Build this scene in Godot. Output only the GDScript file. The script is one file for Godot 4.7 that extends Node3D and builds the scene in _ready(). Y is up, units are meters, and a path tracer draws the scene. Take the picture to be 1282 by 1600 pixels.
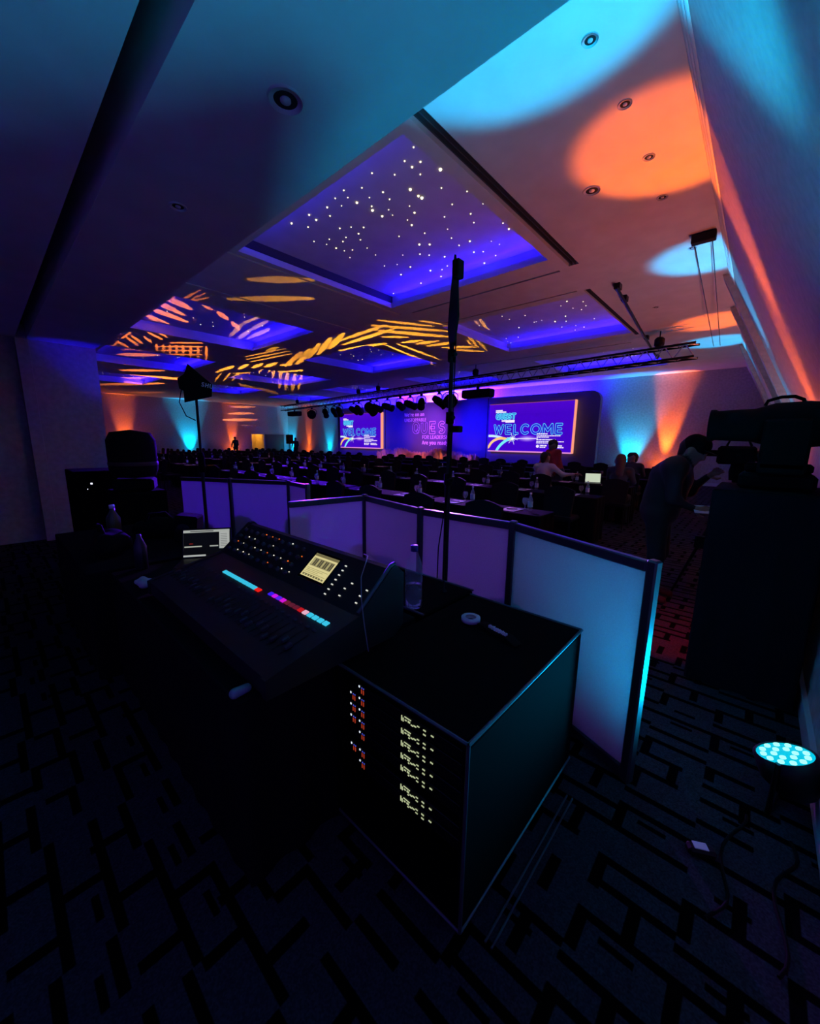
extends Node3D

var rng := RandomNumberGenerator.new()
var M := {}
var taken := {}


# ---------------------------------------------------------------- scene
const XW := 0.40
const XC := -0.80
const H := 4.5
const CYAN := Color(0.0, 0.73, 1.0)
const ORANGE := Color(1.0, 0.42, 0.12)
const BLUE := Color(0.10, 0.04, 1.0)

func _ready() -> void:
	rng.seed = 20240
	# camera
	var cam := Camera3D.new()
	cam.name = "camera"
	add_child(cam)
	var yaw := deg_to_rad(42.0)
	var pit := deg_to_rad(10.4)
	var rol := deg_to_rad(0.8)
	var fwd := Vector3(-sin(yaw) * cos(pit), -sin(pit), -cos(yaw) * cos(pit))
	var right0 := Vector3(cos(yaw), 0, -sin(yaw))
	var up0 := right0.cross(fwd)
	var right := right0 * cos(rol) + up0 * sin(rol)
	var up := up0 * cos(rol) - right0 * sin(rol)
	cam.transform = Transform3D(Basis(right, up, -fwd), Vector3(0, 1.6, 0))
	cam.fov = rad_to_deg(2.0 * atan(800.0 / 600.0))
	cam.near = 0.05
	cam.far = 120.0
	cam.current = true
	# a closed hall: no sky reaches it
	var we := WorldEnvironment.new()
	we.name = "environment"
	var env := Environment.new()
	env.background_mode = Environment.BG_COLOR
	env.background_color = Color.BLACK
	env.tonemap_mode = Environment.TONE_MAPPER_LINEAR
	env.tonemap_exposure = 1.0
	env.sdfgi_enabled = true
	env.ssao_enabled = true
	env.ssil_enabled = true
	we.environment = env
	add_child(we)
	materials()
	shell()
	ceiling()
	wall_lights()
	stage()
	truss()
	gobos()
	seating()
	partitions()
	sound_desk()
	rack()
	stands()
	right_side()
	left_side()
	people()

# ---------------------------------------------------------------- helpers
func mat(c: Color, rough := 0.7, metal := 0.0, spec := 0.5) -> StandardMaterial3D:
	var m := StandardMaterial3D.new()
	m.albedo_color = c
	m.roughness = rough
	m.metallic = metal
	m.metallic_specular = spec
	return m

func emat(c: Color, energy := 1.0) -> StandardMaterial3D:
	var m := StandardMaterial3D.new()
	m.albedo_color = Color(0.02, 0.02, 0.02)
	m.emission_enabled = true
	m.emission = c
	m.emission_energy_multiplier = energy
	return m

func mb() -> SurfaceTool:
	var st := SurfaceTool.new()
	st.begin(Mesh.PRIMITIVE_TRIANGLES)
	return st

func poly(st: SurfaceTool, p: Array, out: Vector3, uv := []) -> void:
	var n: Vector3 = (p[1] - p[0]).cross(p[2] - p[0])
	var flip := n.dot(out) > 0.0
	for i in range(1, p.size() - 1):
		var order := [0, i + 1, i] if flip else [0, i, i + 1]
		for k in order:
			if uv.size():
				st.set_uv(uv[k])
			st.add_vertex(p[k])

func flat(st: SurfaceTool) -> void:
	st.set_smooth_group(-1)

func soft(st: SurfaceTool, g := 0) -> void:
	st.set_smooth_group(g)

func box(st: SurfaceTool, c: Vector3, s: Vector3, b := 0.0, t := Transform3D()) -> void:
	# chamfered box
	flat(st)
	var h := s * 0.5
	b = minf(b, minf(h.x, minf(h.y, h.z)) * 0.9)
	var v := func(sx, sy, sz, axis) -> Vector3:
		var q := Vector3(sx * (h.x - (0.0 if axis == 0 else b)), sy * (h.y - (0.0 if axis == 1 else b)), sz * (h.z - (0.0 if axis == 2 else b)))
		return t * (c + q)
	var o := t * c
	for ax in 3:
		for s1 in [-1, 1]:
			var pts := []
			for q in [[-1, -1], [1, -1], [1, 1], [-1, 1]]:
				var sg := [0, 0, 0]
				sg[ax] = s1
				sg[(ax + 1) % 3] = q[0]
				sg[(ax + 2) % 3] = q[1]
				pts.append(v.call(sg[0], sg[1], sg[2], ax))
			poly(st, pts, pts[0] + pts[2] - 2.0 * o)
	if b <= 0.0:
		return
	for ax in 3:
		for s1 in [-1, 1]:
			for s2 in [-1, 1]:
				var pts2 := []
				for q in [[-1, 1], [1, 1], [1, 2], [-1, 2]]:
					var sg2 := [0, 0, 0]
					sg2[ax] = q[0]
					sg2[(ax + 1) % 3] = s1
					sg2[(ax + 2) % 3] = s2
					pts2.append(v.call(sg2[0], sg2[1], sg2[2], (ax + q[1]) % 3))
				poly(st, pts2, pts2[0] + pts2[2] - 2.0 * o)
	for sx in [-1, 1]:
		for sy in [-1, 1]:
			for sz in [-1, 1]:
				var pts3 := [v.call(sx, sy, sz, 0), v.call(sx, sy, sz, 1), v.call(sx, sy, sz, 2)]
				poly(st, pts3, pts3[0] - o)

func span(st: SurfaceTool, a: Vector3, b: Vector3, bev := 0.0) -> void:
	box(st, (a + b) * 0.5, (b - a).abs(), bev)

func frame_of(d: Vector3) -> Basis:
	d = d.normalized()
	var u := Vector3.UP if absf(d.y) < 0.95 else Vector3.RIGHT
	var x := u.cross(d).normalized()
	return Basis(x, d.cross(x), d)

func tube(st: SurfaceTool, pts: Array, r, sides := 8, caps := true) -> void:
	var rings := []
	for i in pts.size():
		var d: Vector3 = (pts[mini(i + 1, pts.size() - 1)] - pts[maxi(i - 1, 0)])
		var f := frame_of(d)
		var rr: float = r[i] if r is Array else r
		var ring := []
		for k in sides:
			var a := TAU * k / sides
			ring.append(pts[i] + f.x * cos(a) * rr + f.y * sin(a) * rr)
		rings.append(ring)
	soft(st, 0)
	for i in pts.size() - 1:
		for k in sides:
			var k2 := (k + 1) % sides
			var q := [rings[i][k], rings[i][k2], rings[i + 1][k2], rings[i + 1][k]]
			poly(st, q, q[0] + q[2] - pts[i] - pts[i + 1])
	if caps:
		flat(st)
		poly(st, rings[0], pts[0] - pts[1])
		poly(st, rings[-1], pts[-1] - pts[-2])

func bar(st: SurfaceTool, a: Vector3, b: Vector3, r: float, sides := 6) -> void:
	tube(st, [a, b], r, sides)

func lathe(st: SurfaceTool, prof: Array, sides := 16, t := Transform3D()) -> void:
	# prof: [radius, height] from bottom to top, around y
	soft(st, 0)
	for i in prof.size() - 1:
		for k in sides:
			var a0 := TAU * k / sides
			var a1 := TAU * (k + 1) / sides
			var q := []
			for e in [[prof[i], a0], [prof[i], a1], [prof[i + 1], a1], [prof[i + 1], a0]]:
				q.append(t * Vector3(e[0][0] * cos(e[1]), e[0][1], e[0][0] * sin(e[1])))
			var mid := t * Vector3(0, (prof[i][1] + prof[i + 1][1]) * 0.5, 0)
			var slope: float = prof[i][0] - prof[i + 1][0]
			var out: Vector3 = (q[0] + q[1] + q[2] + q[3]) * 0.25 - mid
			out = out.normalized() * absf(prof[i + 1][1] - prof[i][1]) + (t.basis * Vector3(0, slope, 0)) * signf(prof[i + 1][1] - prof[i][1] + 1e-9)
			if prof[i][0] < 1e-5:
				poly(st, [q[0], q[2], q[3]], out)
			elif prof[i + 1][0] < 1e-5:
				poly(st, [q[0], q[1], q[2]], out)
			else:
				poly(st, q, out)

func prism(st: SurfaceTool, outline: Array, depth: float, t := Transform3D()) -> void:
	# outline in xy (Vector2), extruded from z = 0 to z = depth
	flat(st)
	var pv := PackedVector2Array(outline)
	var tri := Geometry2D.triangulate_polygon(pv)
	for i in range(0, tri.size(), 3):
		for z in [0.0, depth]:
			var q := []
			for k in 3:
				var e: Vector2 = pv[tri[i + k]]
				q.append(t * Vector3(e.x, e.y, z))
			poly(st, q, t.basis * Vector3(0, 0, 1 if (z > 0.0) == (depth > 0.0) else -1) * (1.0 if depth > 0 else 1.0))
	var cw := Geometry2D.is_polygon_clockwise(pv)
	for i in pv.size():
		var a: Vector2 = pv[i]
		var b: Vector2 = pv[(i + 1) % pv.size()]
		var nn := Vector2(b.y - a.y, a.x - b.x) * (-1.0 if cw else 1.0)
		poly(st, [t * Vector3(a.x, a.y, 0), t * Vector3(b.x, b.y, 0), t * Vector3(b.x, b.y, depth), t * Vector3(a.x, a.y, depth)], t.basis * Vector3(nn.x, nn.y, 0))

func numbered(n: String) -> String:
	var k: int = taken.get(n, 0)
	taken[n] = k + 1
	return n if k == 0 else "%s_%03d" % [n, k]

func tag(o: Node, label: String, category: String, group := "") -> Node:
	o.set_meta("label", label)
	o.set_meta("category", category)
	if group:
		o.set_meta("group", group)
	return o

func put(called: String, st, m: Material, parent: Node = null) -> MeshInstance3D:
	var o := MeshInstance3D.new()
	if st is SurfaceTool:
		st.generate_normals()
		o.mesh = st.commit()
	else:
		o.mesh = st
	o.material_override = m
	if parent == null:
		o.name = numbered(called)
		add_child(o)
	else:
		o.name = called
		parent.add_child(o, true)
	return o

func struct(called: String, st, m: Material) -> MeshInstance3D:
	var o := put(called, st, m)
	o.set_meta("kind", "structure")
	return o

func thing(called: String, label: String, category: String, at := Vector3.ZERO, turn := 0.0, group := "") -> Node3D:
	var o := Node3D.new()
	o.name = numbered(called)
	add_child(o)
	o.position = at
	o.rotation.y = turn
	tag(o, label, category, group)
	return o

func copy(o: Node3D, at: Vector3, turn := 0.0, label := "") -> Node3D:
	var c: Node3D = o.duplicate()
	c.name = numbered(String(o.name))
	add_child(c)
	c.position = at
	c.rotation.y = turn
	if label:
		c.set_meta("label", label)
	return c

func spot(parent: Node, at: Vector3, to: Vector3, c: Color, e: float, ang: float, blend := 0.3, size := 0.04) -> SpotLight3D:
	var l := SpotLight3D.new()
	l.name = "beam"
	parent.add_child(l, true)
	l.transform = Transform3D(Basis.looking_at(to - at, Vector3.UP if absf((to - at).normalized().y) < 0.99 else Vector3.RIGHT), at)
	l.light_color = c
	l.light_energy = e
	l.spot_angle = ang
	l.spot_angle_attenuation = blend
	l.spot_range = 60.0
	l.spot_attenuation = 2.0
	l.light_size = size
	l.shadow_enabled = true
	return l

func omni(parent: Node, at: Vector3, c: Color, e: float, size := 0.05) -> OmniLight3D:
	var l := OmniLight3D.new()
	l.name = "glow_light"
	parent.add_child(l, true)
	l.position = at
	l.light_color = c
	l.light_energy = e
	l.omni_range = 40.0
	l.omni_attenuation = 2.0
	l.light_size = size
	l.shadow_enabled = true
	return l

func area(parent: Node, at: Vector3, to: Vector3, size: Vector2, c: Color, e: float) -> AreaLight3D:
	var l := AreaLight3D.new()
	l.name = "strip_light"
	parent.add_child(l, true)
	l.transform = Transform3D(Basis.looking_at(to - at, Vector3.UP if absf((to - at).normalized().y) < 0.99 else Vector3.FORWARD), at)
	l.area_size = size
	l.light_color = c
	l.light_energy = e
	l.area_range = 40.0
	l.shadow_enabled = true
	return l

func lettering(parent: Node, called: String, s: String, height: float, m: Material, t: Transform3D, bold := false) -> void:
	var f := SystemFont.new()
	f.font_names = PackedStringArray(["Droid Sans"])
	f.font_weight = 700 if bold else 400
	var tm := TextMesh.new()
	tm.text = s
	tm.font = f
	tm.font_size = 64
	tm.pixel_size = height / 46.0
	tm.depth = 0.012
	tm.horizontal_alignment = HORIZONTAL_ALIGNMENT_LEFT
	var o := MeshInstance3D.new()
	o.mesh = tm
	o.material_override = m
	o.name = called
	parent.add_child(o, true)
	o.transform = t

func noise_tex(freq: float, lo: Color, hi: Color, size := 256, seed_ := 1, as_bump := false) -> NoiseTexture2D:
	var n := FastNoiseLite.new()
	n.seed = seed_
	n.frequency = freq
	n.fractal_octaves = 4
	var t := NoiseTexture2D.new()
	t.width = size
	t.height = size
	t.seamless = true
	t.noise = n
	if not as_bump:
		var g := Gradient.new()
		g.set_color(0, lo)
		g.set_color(1, hi)
		t.color_ramp = g
	return t

func worldtex(m: StandardMaterial3D, t: Texture2D, scale: float) -> StandardMaterial3D:
	m.albedo_texture = t
	m.uv1_triplanar = true
	m.uv1_world_triplanar = true
	m.uv1_scale = Vector3.ONE * scale
	return m

# ---------------------------------------------------------------- printed pictures
func seg_dist(p: Vector2, pts: Array) -> float:
	var best := 1e9
	for i in pts.size() - 1:
		var a: Vector2 = pts[i]
		var ab: Vector2 = pts[i + 1] - a
		var u := clampf((p - a).dot(ab) / maxf(ab.length_squared(), 1e-9), 0.0, 1.0)
		best = minf(best, (p - a - ab * u).length())
	return best

func ink(im: Image, strokes: Array, w: float, c: Color, edge := -1.0) -> void:
	# strokes in pixels; edge < 0 fills, else draws only a line of that half width round the outline
	var lo := Vector2(1e9, 1e9)
	var hi := -lo
	for s in strokes:
		for p in s:
			lo = lo.min(p)
			hi = hi.max(p)
	var pad := w + maxf(edge, 0.0) + 1.5
	for y in range(maxi(0, int(lo.y - pad)), mini(im.get_height(), int(hi.y + pad) + 1)):
		for x in range(maxi(0, int(lo.x - pad)), mini(im.get_width(), int(hi.x + pad) + 1)):
			var d := 1e9
			for s in strokes:
				d = minf(d, seg_dist(Vector2(x, y), s))
			var cover := clampf((w - d) + 0.5, 0.0, 1.0) if edge < 0.0 else clampf(edge - absf(d - w) + 0.5, 0.0, 1.0)
			if cover > 0.0:
				im.set_pixel(x, y, im.get_pixel(x, y).lerp(c, cover))

func arc(c: Vector2, rx: float, ry: float, a0: float, a1: float, n := 14) -> Array:
	var o := []
	for i in n + 1:
		var a := deg_to_rad(lerpf(a0, a1, float(i) / n))
		o.append(c + Vector2(cos(a) * rx, sin(a) * ry))
	return o

func glyph(ch: String) -> Array:
	# strokes in a box 1 wide, 1 high, y down
	match ch:
		"W": return [[Vector2(0, 0), Vector2(0.25, 1), Vector2(0.5, 0.1), Vector2(0.75, 1), Vector2(1, 0)]]
		"E": return [[Vector2(0.9, 0), Vector2(0.1, 0), Vector2(0.1, 1), Vector2(0.9, 1)], [Vector2(0.1, 0.5), Vector2(0.8, 0.5)]]
		"L": return [[Vector2(0.1, 0), Vector2(0.1, 1), Vector2(0.85, 1)]]
		"C": return [arc(Vector2(0.55, 0.5), 0.5, 0.5, -50, -310)]
		"O": return [arc(Vector2(0.5, 0.5), 0.5, 0.5, 0, 360, 24)]
		"M": return [[Vector2(0, 1), Vector2(0.05, 0), Vector2(0.5, 0.7), Vector2(0.95, 0), Vector2(1, 1)]]
		"Q": return [arc(Vector2(0.5, 0.5), 0.5, 0.5, 0, 360, 24), [Vector2(0.65, 0.7), Vector2(0.95, 1.05)]]
		"U": return [[Vector2(0.1, 0), Vector2(0.1, 0.6)] + arc(Vector2(0.5, 0.6), 0.4, 0.4, 180, 0) + [Vector2(0.9, 0)]]
		"S": return [arc(Vector2(0.5, 0.26), 0.38, 0.26, -30, -270) + arc(Vector2(0.5, 0.76), 0.38, 0.24, -90, 150)]
		"T": return [[Vector2(0, 0), Vector2(1, 0)], [Vector2(0.5, 0), Vector2(0.5, 1)]]
	return []

func word(s: String, at: Vector2, cell: Vector2, gap: float) -> Array:
	var out := []
	var x := 0.0
	for i in s.length():
		var wide: float = {"W": 1.22, "L": 0.6, "E": 0.78, "O": 1.12, "M": 1.12, "C": 1.02}.get(s[i], 0.95)
		for stroke in glyph(s[i]):
			var q := []
			for p in stroke:
				q.append(at + Vector2(x, 0) + p * cell * Vector2(wide, 1))
			out.append(q)
		x += cell.x * wide + gap
	return out

func screen_picture() -> ImageTexture:
	var w := 640
	var h := 340
	var im := Image.create_empty(w, h, false, Image.FORMAT_RGB8)
	im.fill(Color8(66, 2, 196))
	for k in 5:
		im.fill_rect(Rect2i(0, k * 14, w, 14), Color8(76 - k * 2, 4, 204 - k * 2))
	# logo block
	var cyan := Color8(90, 225, 255)
	var white := Color8(246, 240, 255)
	im.fill_rect(Rect2i(54, 40, 58, 9), white)
	im.fill_rect(Rect2i(54, 51, 88, 9), white)
	ink(im, word("QUEST", Vector2(62, 70), Vector2(26, 34), 9), 8.0, cyan)
	ink(im, word("QUEST", Vector2(62, 70), Vector2(26, 34), 9), 2.0, Color8(30, 60, 200))
	im.fill_rect(Rect2i(108, 114, 106, 12), white)
	im.fill_rect(Rect2i(140, 126, 74, 8), white)
	# welcome, letters drawn as outlines
	ink(im, word("WELCOME", Vector2(52, 152), Vector2(57, 60), 23), 7.5, Color8(40, 30, 205))
	ink(im, word("WELCOME", Vector2(52, 152), Vector2(57, 60), 23), 7.5, cyan, 1.9)
	# sweeping ribbons and star burst
	var star := Vector2(205, 250)
	ink(im, [arc(Vector2(20, 330), 185, 100, -100, -52, 18)], 9.0, Color8(200, 235, 255))
	ink(im, [[Vector2(0, 318)] + arc(Vector2(115, 340), 112, 92, -160, -62, 18) + [star]], 10.0, Color8(255, 205, 110))
	ink(im, [arc(Vector2(290, 400), 228, 170, -162, -118, 18)], 11.0, Color8(120, 235, 245))
	ink(im, [[star, Vector2(400, 248)]], 3.0, Color8(220, 205, 255))
	for y in range(218, 282):
		for x in range(230, 410):
			var q := Vector2((x - 320) / 80.0, (y - 249) / 26.0).length()
			if q < 1.0:
				im.set_pixel(x, y, im.get_pixel(x, y).lerp(Color8(232, 220, 255), (1.0 - q) * 0.9))
	for a in 12:
		var d := Vector2.from_angle(TAU * a / 12.0 + 0.2) * (44.0 if a % 2 == 0 else 22.0)
		ink(im, [[star, star + d]], 1.8, Color8(230, 255, 250))
	ink(im, [[star, star + Vector2(1, 0)]], 9.0, Color8(250, 255, 255))
	# small paragraph, too fine to read
	for l in [[392, 212, 80, 9], [392, 226, 170, 7], [392, 236, 92, 7], [392, 252, 140, 9], [392, 266, 196, 7], [392, 276, 110, 7], [420, 292, 50, 10], [420, 305, 42, 8], [515, 292, 62, 10], [515, 305, 76, 8]]:
		var x: int = l[0]
		while x < l[0] + l[2]:
			var n := rng.randi_range(4, 16)
			im.fill_rect(Rect2i(x, l[1], mini(n, l[0] + l[2] - x), l[3]), white)
			x += n + 2
	ink(im, [[Vector2(402, 302), Vector2(403, 302)]], 11.0, white)
	ink(im, [[Vector2(500, 302), Vector2(501, 302)]], 11.0, white)
	return ImageTexture.create_from_image(im)

func carpet_picture() -> ImageTexture:
	# woven blocks parted by dark lines that step and break off
	var n := 512
	var im := Image.create_empty(n, n, false, Image.FORMAT_RGB8)
	var r := RandomNumberGenerator.new()
	r.seed = 77
	for y in n:
		for x in n:
			var v := r.randf_range(0.4, 0.6)
			im.set_pixel(x, y, Color(v * 0.86, v * 0.9, v))
	var c := 64
	var dark := Color(0.05, 0.05, 0.06)
	for j in 16:
		for i in 8:
			var y := j * 32 + (0 if (i + j) % 3 else 8)
			if r.randf() < 0.93:
				im.fill_rect(Rect2i(i * c, y % n, c if r.randf() < 0.85 else 44, 7), dark)
			if r.randf() < 0.72:
				im.fill_rect(Rect2i(i * c + (0 if j % 2 else 32), y % n, 9, 34), dark)
			if r.randf() < 0.25:
				im.fill_rect(Rect2i(i * c + 20, (y + 12) % n, 24, 5), dark)
	return ImageTexture.create_from_image(im)

# ---------------------------------------------------------------- bodies
func net(st: SurfaceTool, bones: Array, cell: float, k: float) -> void:
	# bones: [a, b, ra, rb, colour]; smooth union of tapered capsules, meshed as surface nets
	var lo := Vector3.ONE * 1e9
	var hi := -lo
	for b in bones:
		var rr := Vector3.ONE * (maxf(b[2], b[3]) + 3.0 * cell)
		lo = lo.min(b[0] - rr).min(b[1] - rr)
		hi = hi.max(b[0] + rr).max(b[1] + rr)
	var nx := int((hi.x - lo.x) / cell) + 2
	var ny := int((hi.y - lo.y) / cell) + 2
	var nz := int((hi.z - lo.z) / cell) + 2
	var f := PackedFloat32Array()
	f.resize(nx * ny * nz)
	f.fill(0.1)
	var best := PackedFloat32Array()
	best.resize(nx * ny * nz)
	best.fill(1e3)
	var who := PackedByteArray()
	who.resize(nx * ny * nz)
	for bi in bones.size():
		var b: Array = bones[bi]
		var a: Vector3 = b[0]
		var ab: Vector3 = b[1] - a
		var ra: float = b[2]
		var rb: float = b[3]
		var l2 := maxf(ab.length_squared(), 1e-9)
		var pad := Vector3.ONE * (maxf(ra, rb) + k + 2.0 * cell)
		var i0: Vector3 = ((a.min(b[1]) - pad - lo) / cell).floor().max(Vector3.ZERO)
		var i1: Vector3 = ((a.max(b[1]) + pad - lo) / cell).ceil().min(Vector3(nx - 1, ny - 1, nz - 1))
		for z in range(int(i0.z), int(i1.z) + 1):
			for y in range(int(i0.y), int(i1.y) + 1):
				var at := (z * ny + y) * nx
				for x in range(int(i0.x), int(i1.x) + 1):
					var p := lo + Vector3(x, y, z) * cell - a
					var u := clampf(p.dot(ab) / l2, 0.0, 1.0)
					var d := (p - ab * u).length() - lerpf(ra, rb, u)
					var old := f[at + x]
					var h := maxf(k - absf(d - old), 0.0) / k
					f[at + x] = minf(d, old) - h * h * k * 0.25
					if d < best[at + x]:
						best[at + x] = d
						who[at + x] = bi
	var idx := PackedInt32Array()
	idx.resize(nx * ny * nz)
	idx.fill(-1)
	var pos := PackedVector3Array()
	var cols := PackedColorArray()
	var sx := 1
	var sy := nx
	var sz := nx * ny
	var corner := [0, sx, sy, sx + sy, sz, sx + sz, sy + sz, sx + sy + sz]
	var edges := [[0, 1], [2, 3], [4, 5], [6, 7], [0, 2], [1, 3], [4, 6], [5, 7], [0, 4], [1, 5], [2, 6], [3, 7]]
	for z in nz - 1:
		for y in ny - 1:
			for x in nx - 1:
				var at := (z * ny + y) * nx + x
				var f0 := f[at]
				if f0 > cell * 2.0 or f0 < -cell * 2.0:
					continue
				var inside := 0
				for c in corner:
					if f[at + c] < 0.0:
						inside += 1
				if inside == 0 or inside == 8:
					continue
				var sum := Vector3.ZERO
				var n := 0
				for e in edges:
					var v0 := f[at + corner[e[0]]]
					var v1 := f[at + corner[e[1]]]
					if (v0 < 0.0) != (v1 < 0.0):
						var t := v0 / (v0 - v1)
						var p0 := Vector3(e[0] & 1, (e[0] >> 1) & 1, e[0] >> 2)
						var p1 := Vector3(e[1] & 1, (e[1] >> 1) & 1, e[1] >> 2)
						sum += p0.lerp(p1, t)
						n += 1
				idx[at] = pos.size()
				pos.append(lo + (Vector3(x, y, z) + sum / n) * cell)
				cols.append(bones[who[at]][4])
	soft(st, 0)
	for z in range(1, nz - 1):
		for y in range(1, ny - 1):
			for x in range(1, nx - 1):
				var at := (z * ny + y) * nx + x
				var v0 := f[at]
				if v0 > cell * 2.0 or v0 < -cell * 2.0:
					continue
				for ax in 3:
					var s: int = [sx, sy, sz][ax]
					var v1 := f[at + s]
					if (v0 < 0.0) == (v1 < 0.0):
						continue
					var u: int = [sy, sz, sx][ax]
					var w: int = [sz, sx, sy][ax]
					var q := [idx[at], idx[at - u], idx[at - u - w], idx[at - w]]
					if q.min() < 0:
						continue
					var out := Vector3.ZERO
					out[ax] = 1.0 if v0 < 0.0 else -1.0
					var pp := [pos[q[0]], pos[q[1]], pos[q[2]], pos[q[3]]]
					var nn: Vector3 = (pp[2] - pp[0]).cross(pp[3] - pp[1])
					var order := [0, 2, 1, 0, 3, 2] if nn.dot(out) > 0.0 else [0, 1, 2, 0, 2, 3]
					for o in order:
						st.set_color(cols[q[o]])
						st.add_vertex(pp[o])

func hand(st: SurfaceTool, wrist: Vector3, along: Vector3, palm: Vector3, side: float, skin: Color, curl := 0.5) -> void:
	# along: from the wrist to the fingers; palm: the way the palm faces; side: +1 thumb towards along x palm
	var d := along.normalized()
	var p := (palm - d * palm.dot(d)).normalized()
	var s := d.cross(p) * side
	var bones := [[wrist - d * 0.02, wrist + d * 0.05, 0.024, 0.026, skin]]
	for i in 4:
		bones.append([wrist + d * 0.04, wrist + d * 0.088 + s * (0.028 - 0.019 * i), 0.018, 0.0125, skin])
	var lens := [0.068, 0.076, 0.07, 0.055]
	for i in 4:
		var root: Vector3 = wrist + d * 0.088 + s * (0.028 - 0.019 * i)
		var l: float = lens[i]
		var d1 := (d + p * curl * 0.7).normalized()
		var d2 := (d + p * curl * 2.2).normalized()
		var mid := root + d1 * l * 0.5
		bones.append([root, mid, 0.0095, 0.0088, skin])
		bones.append([mid, mid + d2 * l * 0.5, 0.0088, 0.0075, skin])
	var tr := wrist + d * 0.025 + s * 0.028
	var t1 := tr + (d * 0.6 + s * 0.8 + p * 0.3).normalized() * 0.042
	bones.append([tr, t1, 0.014, 0.011, skin])
	bones.append([t1, t1 + (d + p * 0.5 + s * 0.1).normalized() * 0.034, 0.011, 0.009, skin])
	net(st, bones, 0.0045, 0.008)

func human(called: String, label: String, J: Dictionary, shirt: Color, trousers: Color, skin: Color, hair: Color, cell := 0.016, hands := true, hair_kind := "short", bare_arms := false, bulk := 0.0) -> Node3D:
	# J: pelvis, chest, neck, head, face (direction), and sh, el, wr, hip, kn, an for l and r
	var o := thing(called, label, "person")
	var st := mb()
	var face: Vector3 = (J.face as Vector3).normalized()
	var b := []
	b.append([J.pelvis, J.pelvis.lerp(J.chest, 0.45), 0.145 + bulk, 0.135 + bulk, shirt])
	b.append([J.pelvis.lerp(J.chest, 0.45), J.chest, 0.14 + bulk, 0.155 + bulk, shirt])
	b.append([J.shl.lerp(J.shr, 0.12), J.shl.lerp(J.shr, 0.88), 0.085 + bulk, 0.085 + bulk, shirt])
	b.append([J.chest, J.neck, 0.11, 0.055, shirt])
	b.append([J.neck, J.head, 0.052, 0.055, skin])
	var up: Vector3 = (J.head - J.neck).normalized()
	up = (up - face * up.dot(face)).normalized()
	b.append([J.head + up * 0.045 - face * 0.012, J.head + up * 0.035 + face * 0.012, 0.09, 0.085, skin])
	b.append([J.head - up * 0.02 + face * 0.03, J.head - up * 0.075 + face * 0.055, 0.065, 0.042, skin])
	b.append([J.head + up * 0.02 + face * 0.092, J.head - up * 0.018 + face * 0.112, 0.012, 0.017, skin])
	var sd := face.cross(up)
	for e in [-1.0, 1.0]:
		b.append([J.head + sd * e * 0.085 + up * 0.015, J.head + sd * e * 0.088 - up * 0.02, 0.017, 0.014, skin])
	for s in ["l", "r"]:
		b.append([J["sh" + s], J["el" + s], 0.062 + bulk * 0.5, 0.047 + bulk * 0.5, shirt])
		b.append([J["el" + s], J["wr" + s], 0.045 if not bare_arms else 0.04, 0.03, skin if bare_arms else shirt])
		b.append([J["hip" + s], J["kn" + s], 0.092 + bulk * 0.5, 0.064 + bulk * 0.4, trousers])
		b.append([J["kn" + s], J["an" + s], 0.062, 0.045, trousers])
		b.append([J["an" + s], J["an" + s] + (J.toe as Vector3).normalized() * 0.17 - Vector3(0, 0.03, 0), 0.045, 0.035, Color(0.01, 0.01, 0.01)])
	b.append([J.pelvis - Vector3(0, 0.02, 0), J.hipl, 0.13, 0.105, trousers])
	b.append([J.pelvis - Vector3(0, 0.02, 0), J.hipr, 0.13, 0.105, trousers])
	net(st, b, cell, 0.045)
	if hands:
		for s in ["l", "r"]:
			hand(st, J["wr" + s], J.get("reach" + s, J["wr" + s] - J["el" + s]), J.get("palm" + s, Vector3(0, -1, 0.2)), 1.0 if s == "l" else -1.0, skin, 0.55)
	var m := mat(Color.WHITE, 0.8)
	m.vertex_color_use_as_albedo = true
	put("body", st, m, o)
	var hs := mb()
	var hb := [[J.head + up * 0.06 - face * 0.03, J.head + up * 0.075 + face * 0.03, 0.092, 0.078, hair], [J.head - face * 0.06 + up * 0.02, J.head - face * 0.055 - up * 0.05, 0.075, 0.055, hair]]
	if hair_kind == "long":
		hb.append([J.head - face * 0.06, J.head - face * 0.09 - up * 0.26, 0.09, 0.075, hair])
	net(hs, hb, 0.012, 0.03)
	var hm := mat(Color.WHITE, 0.6)
	hm.vertex_color_use_as_albedo = true
	put("hair", hs, hm, o)
	for e in [-1.0, 1.0]:
		var es := mb()
		lathe(es, [[0.0, -0.011], [0.008, -0.008], [0.011, 0.0], [0.008, 0.008], [0.0, 0.011]], 8, Transform3D(Basis(), J.head + sd * e * 0.034 + up * 0.018 + face * 0.088))
		put("eye", es, M.dark_gloss, o)
	return o

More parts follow.
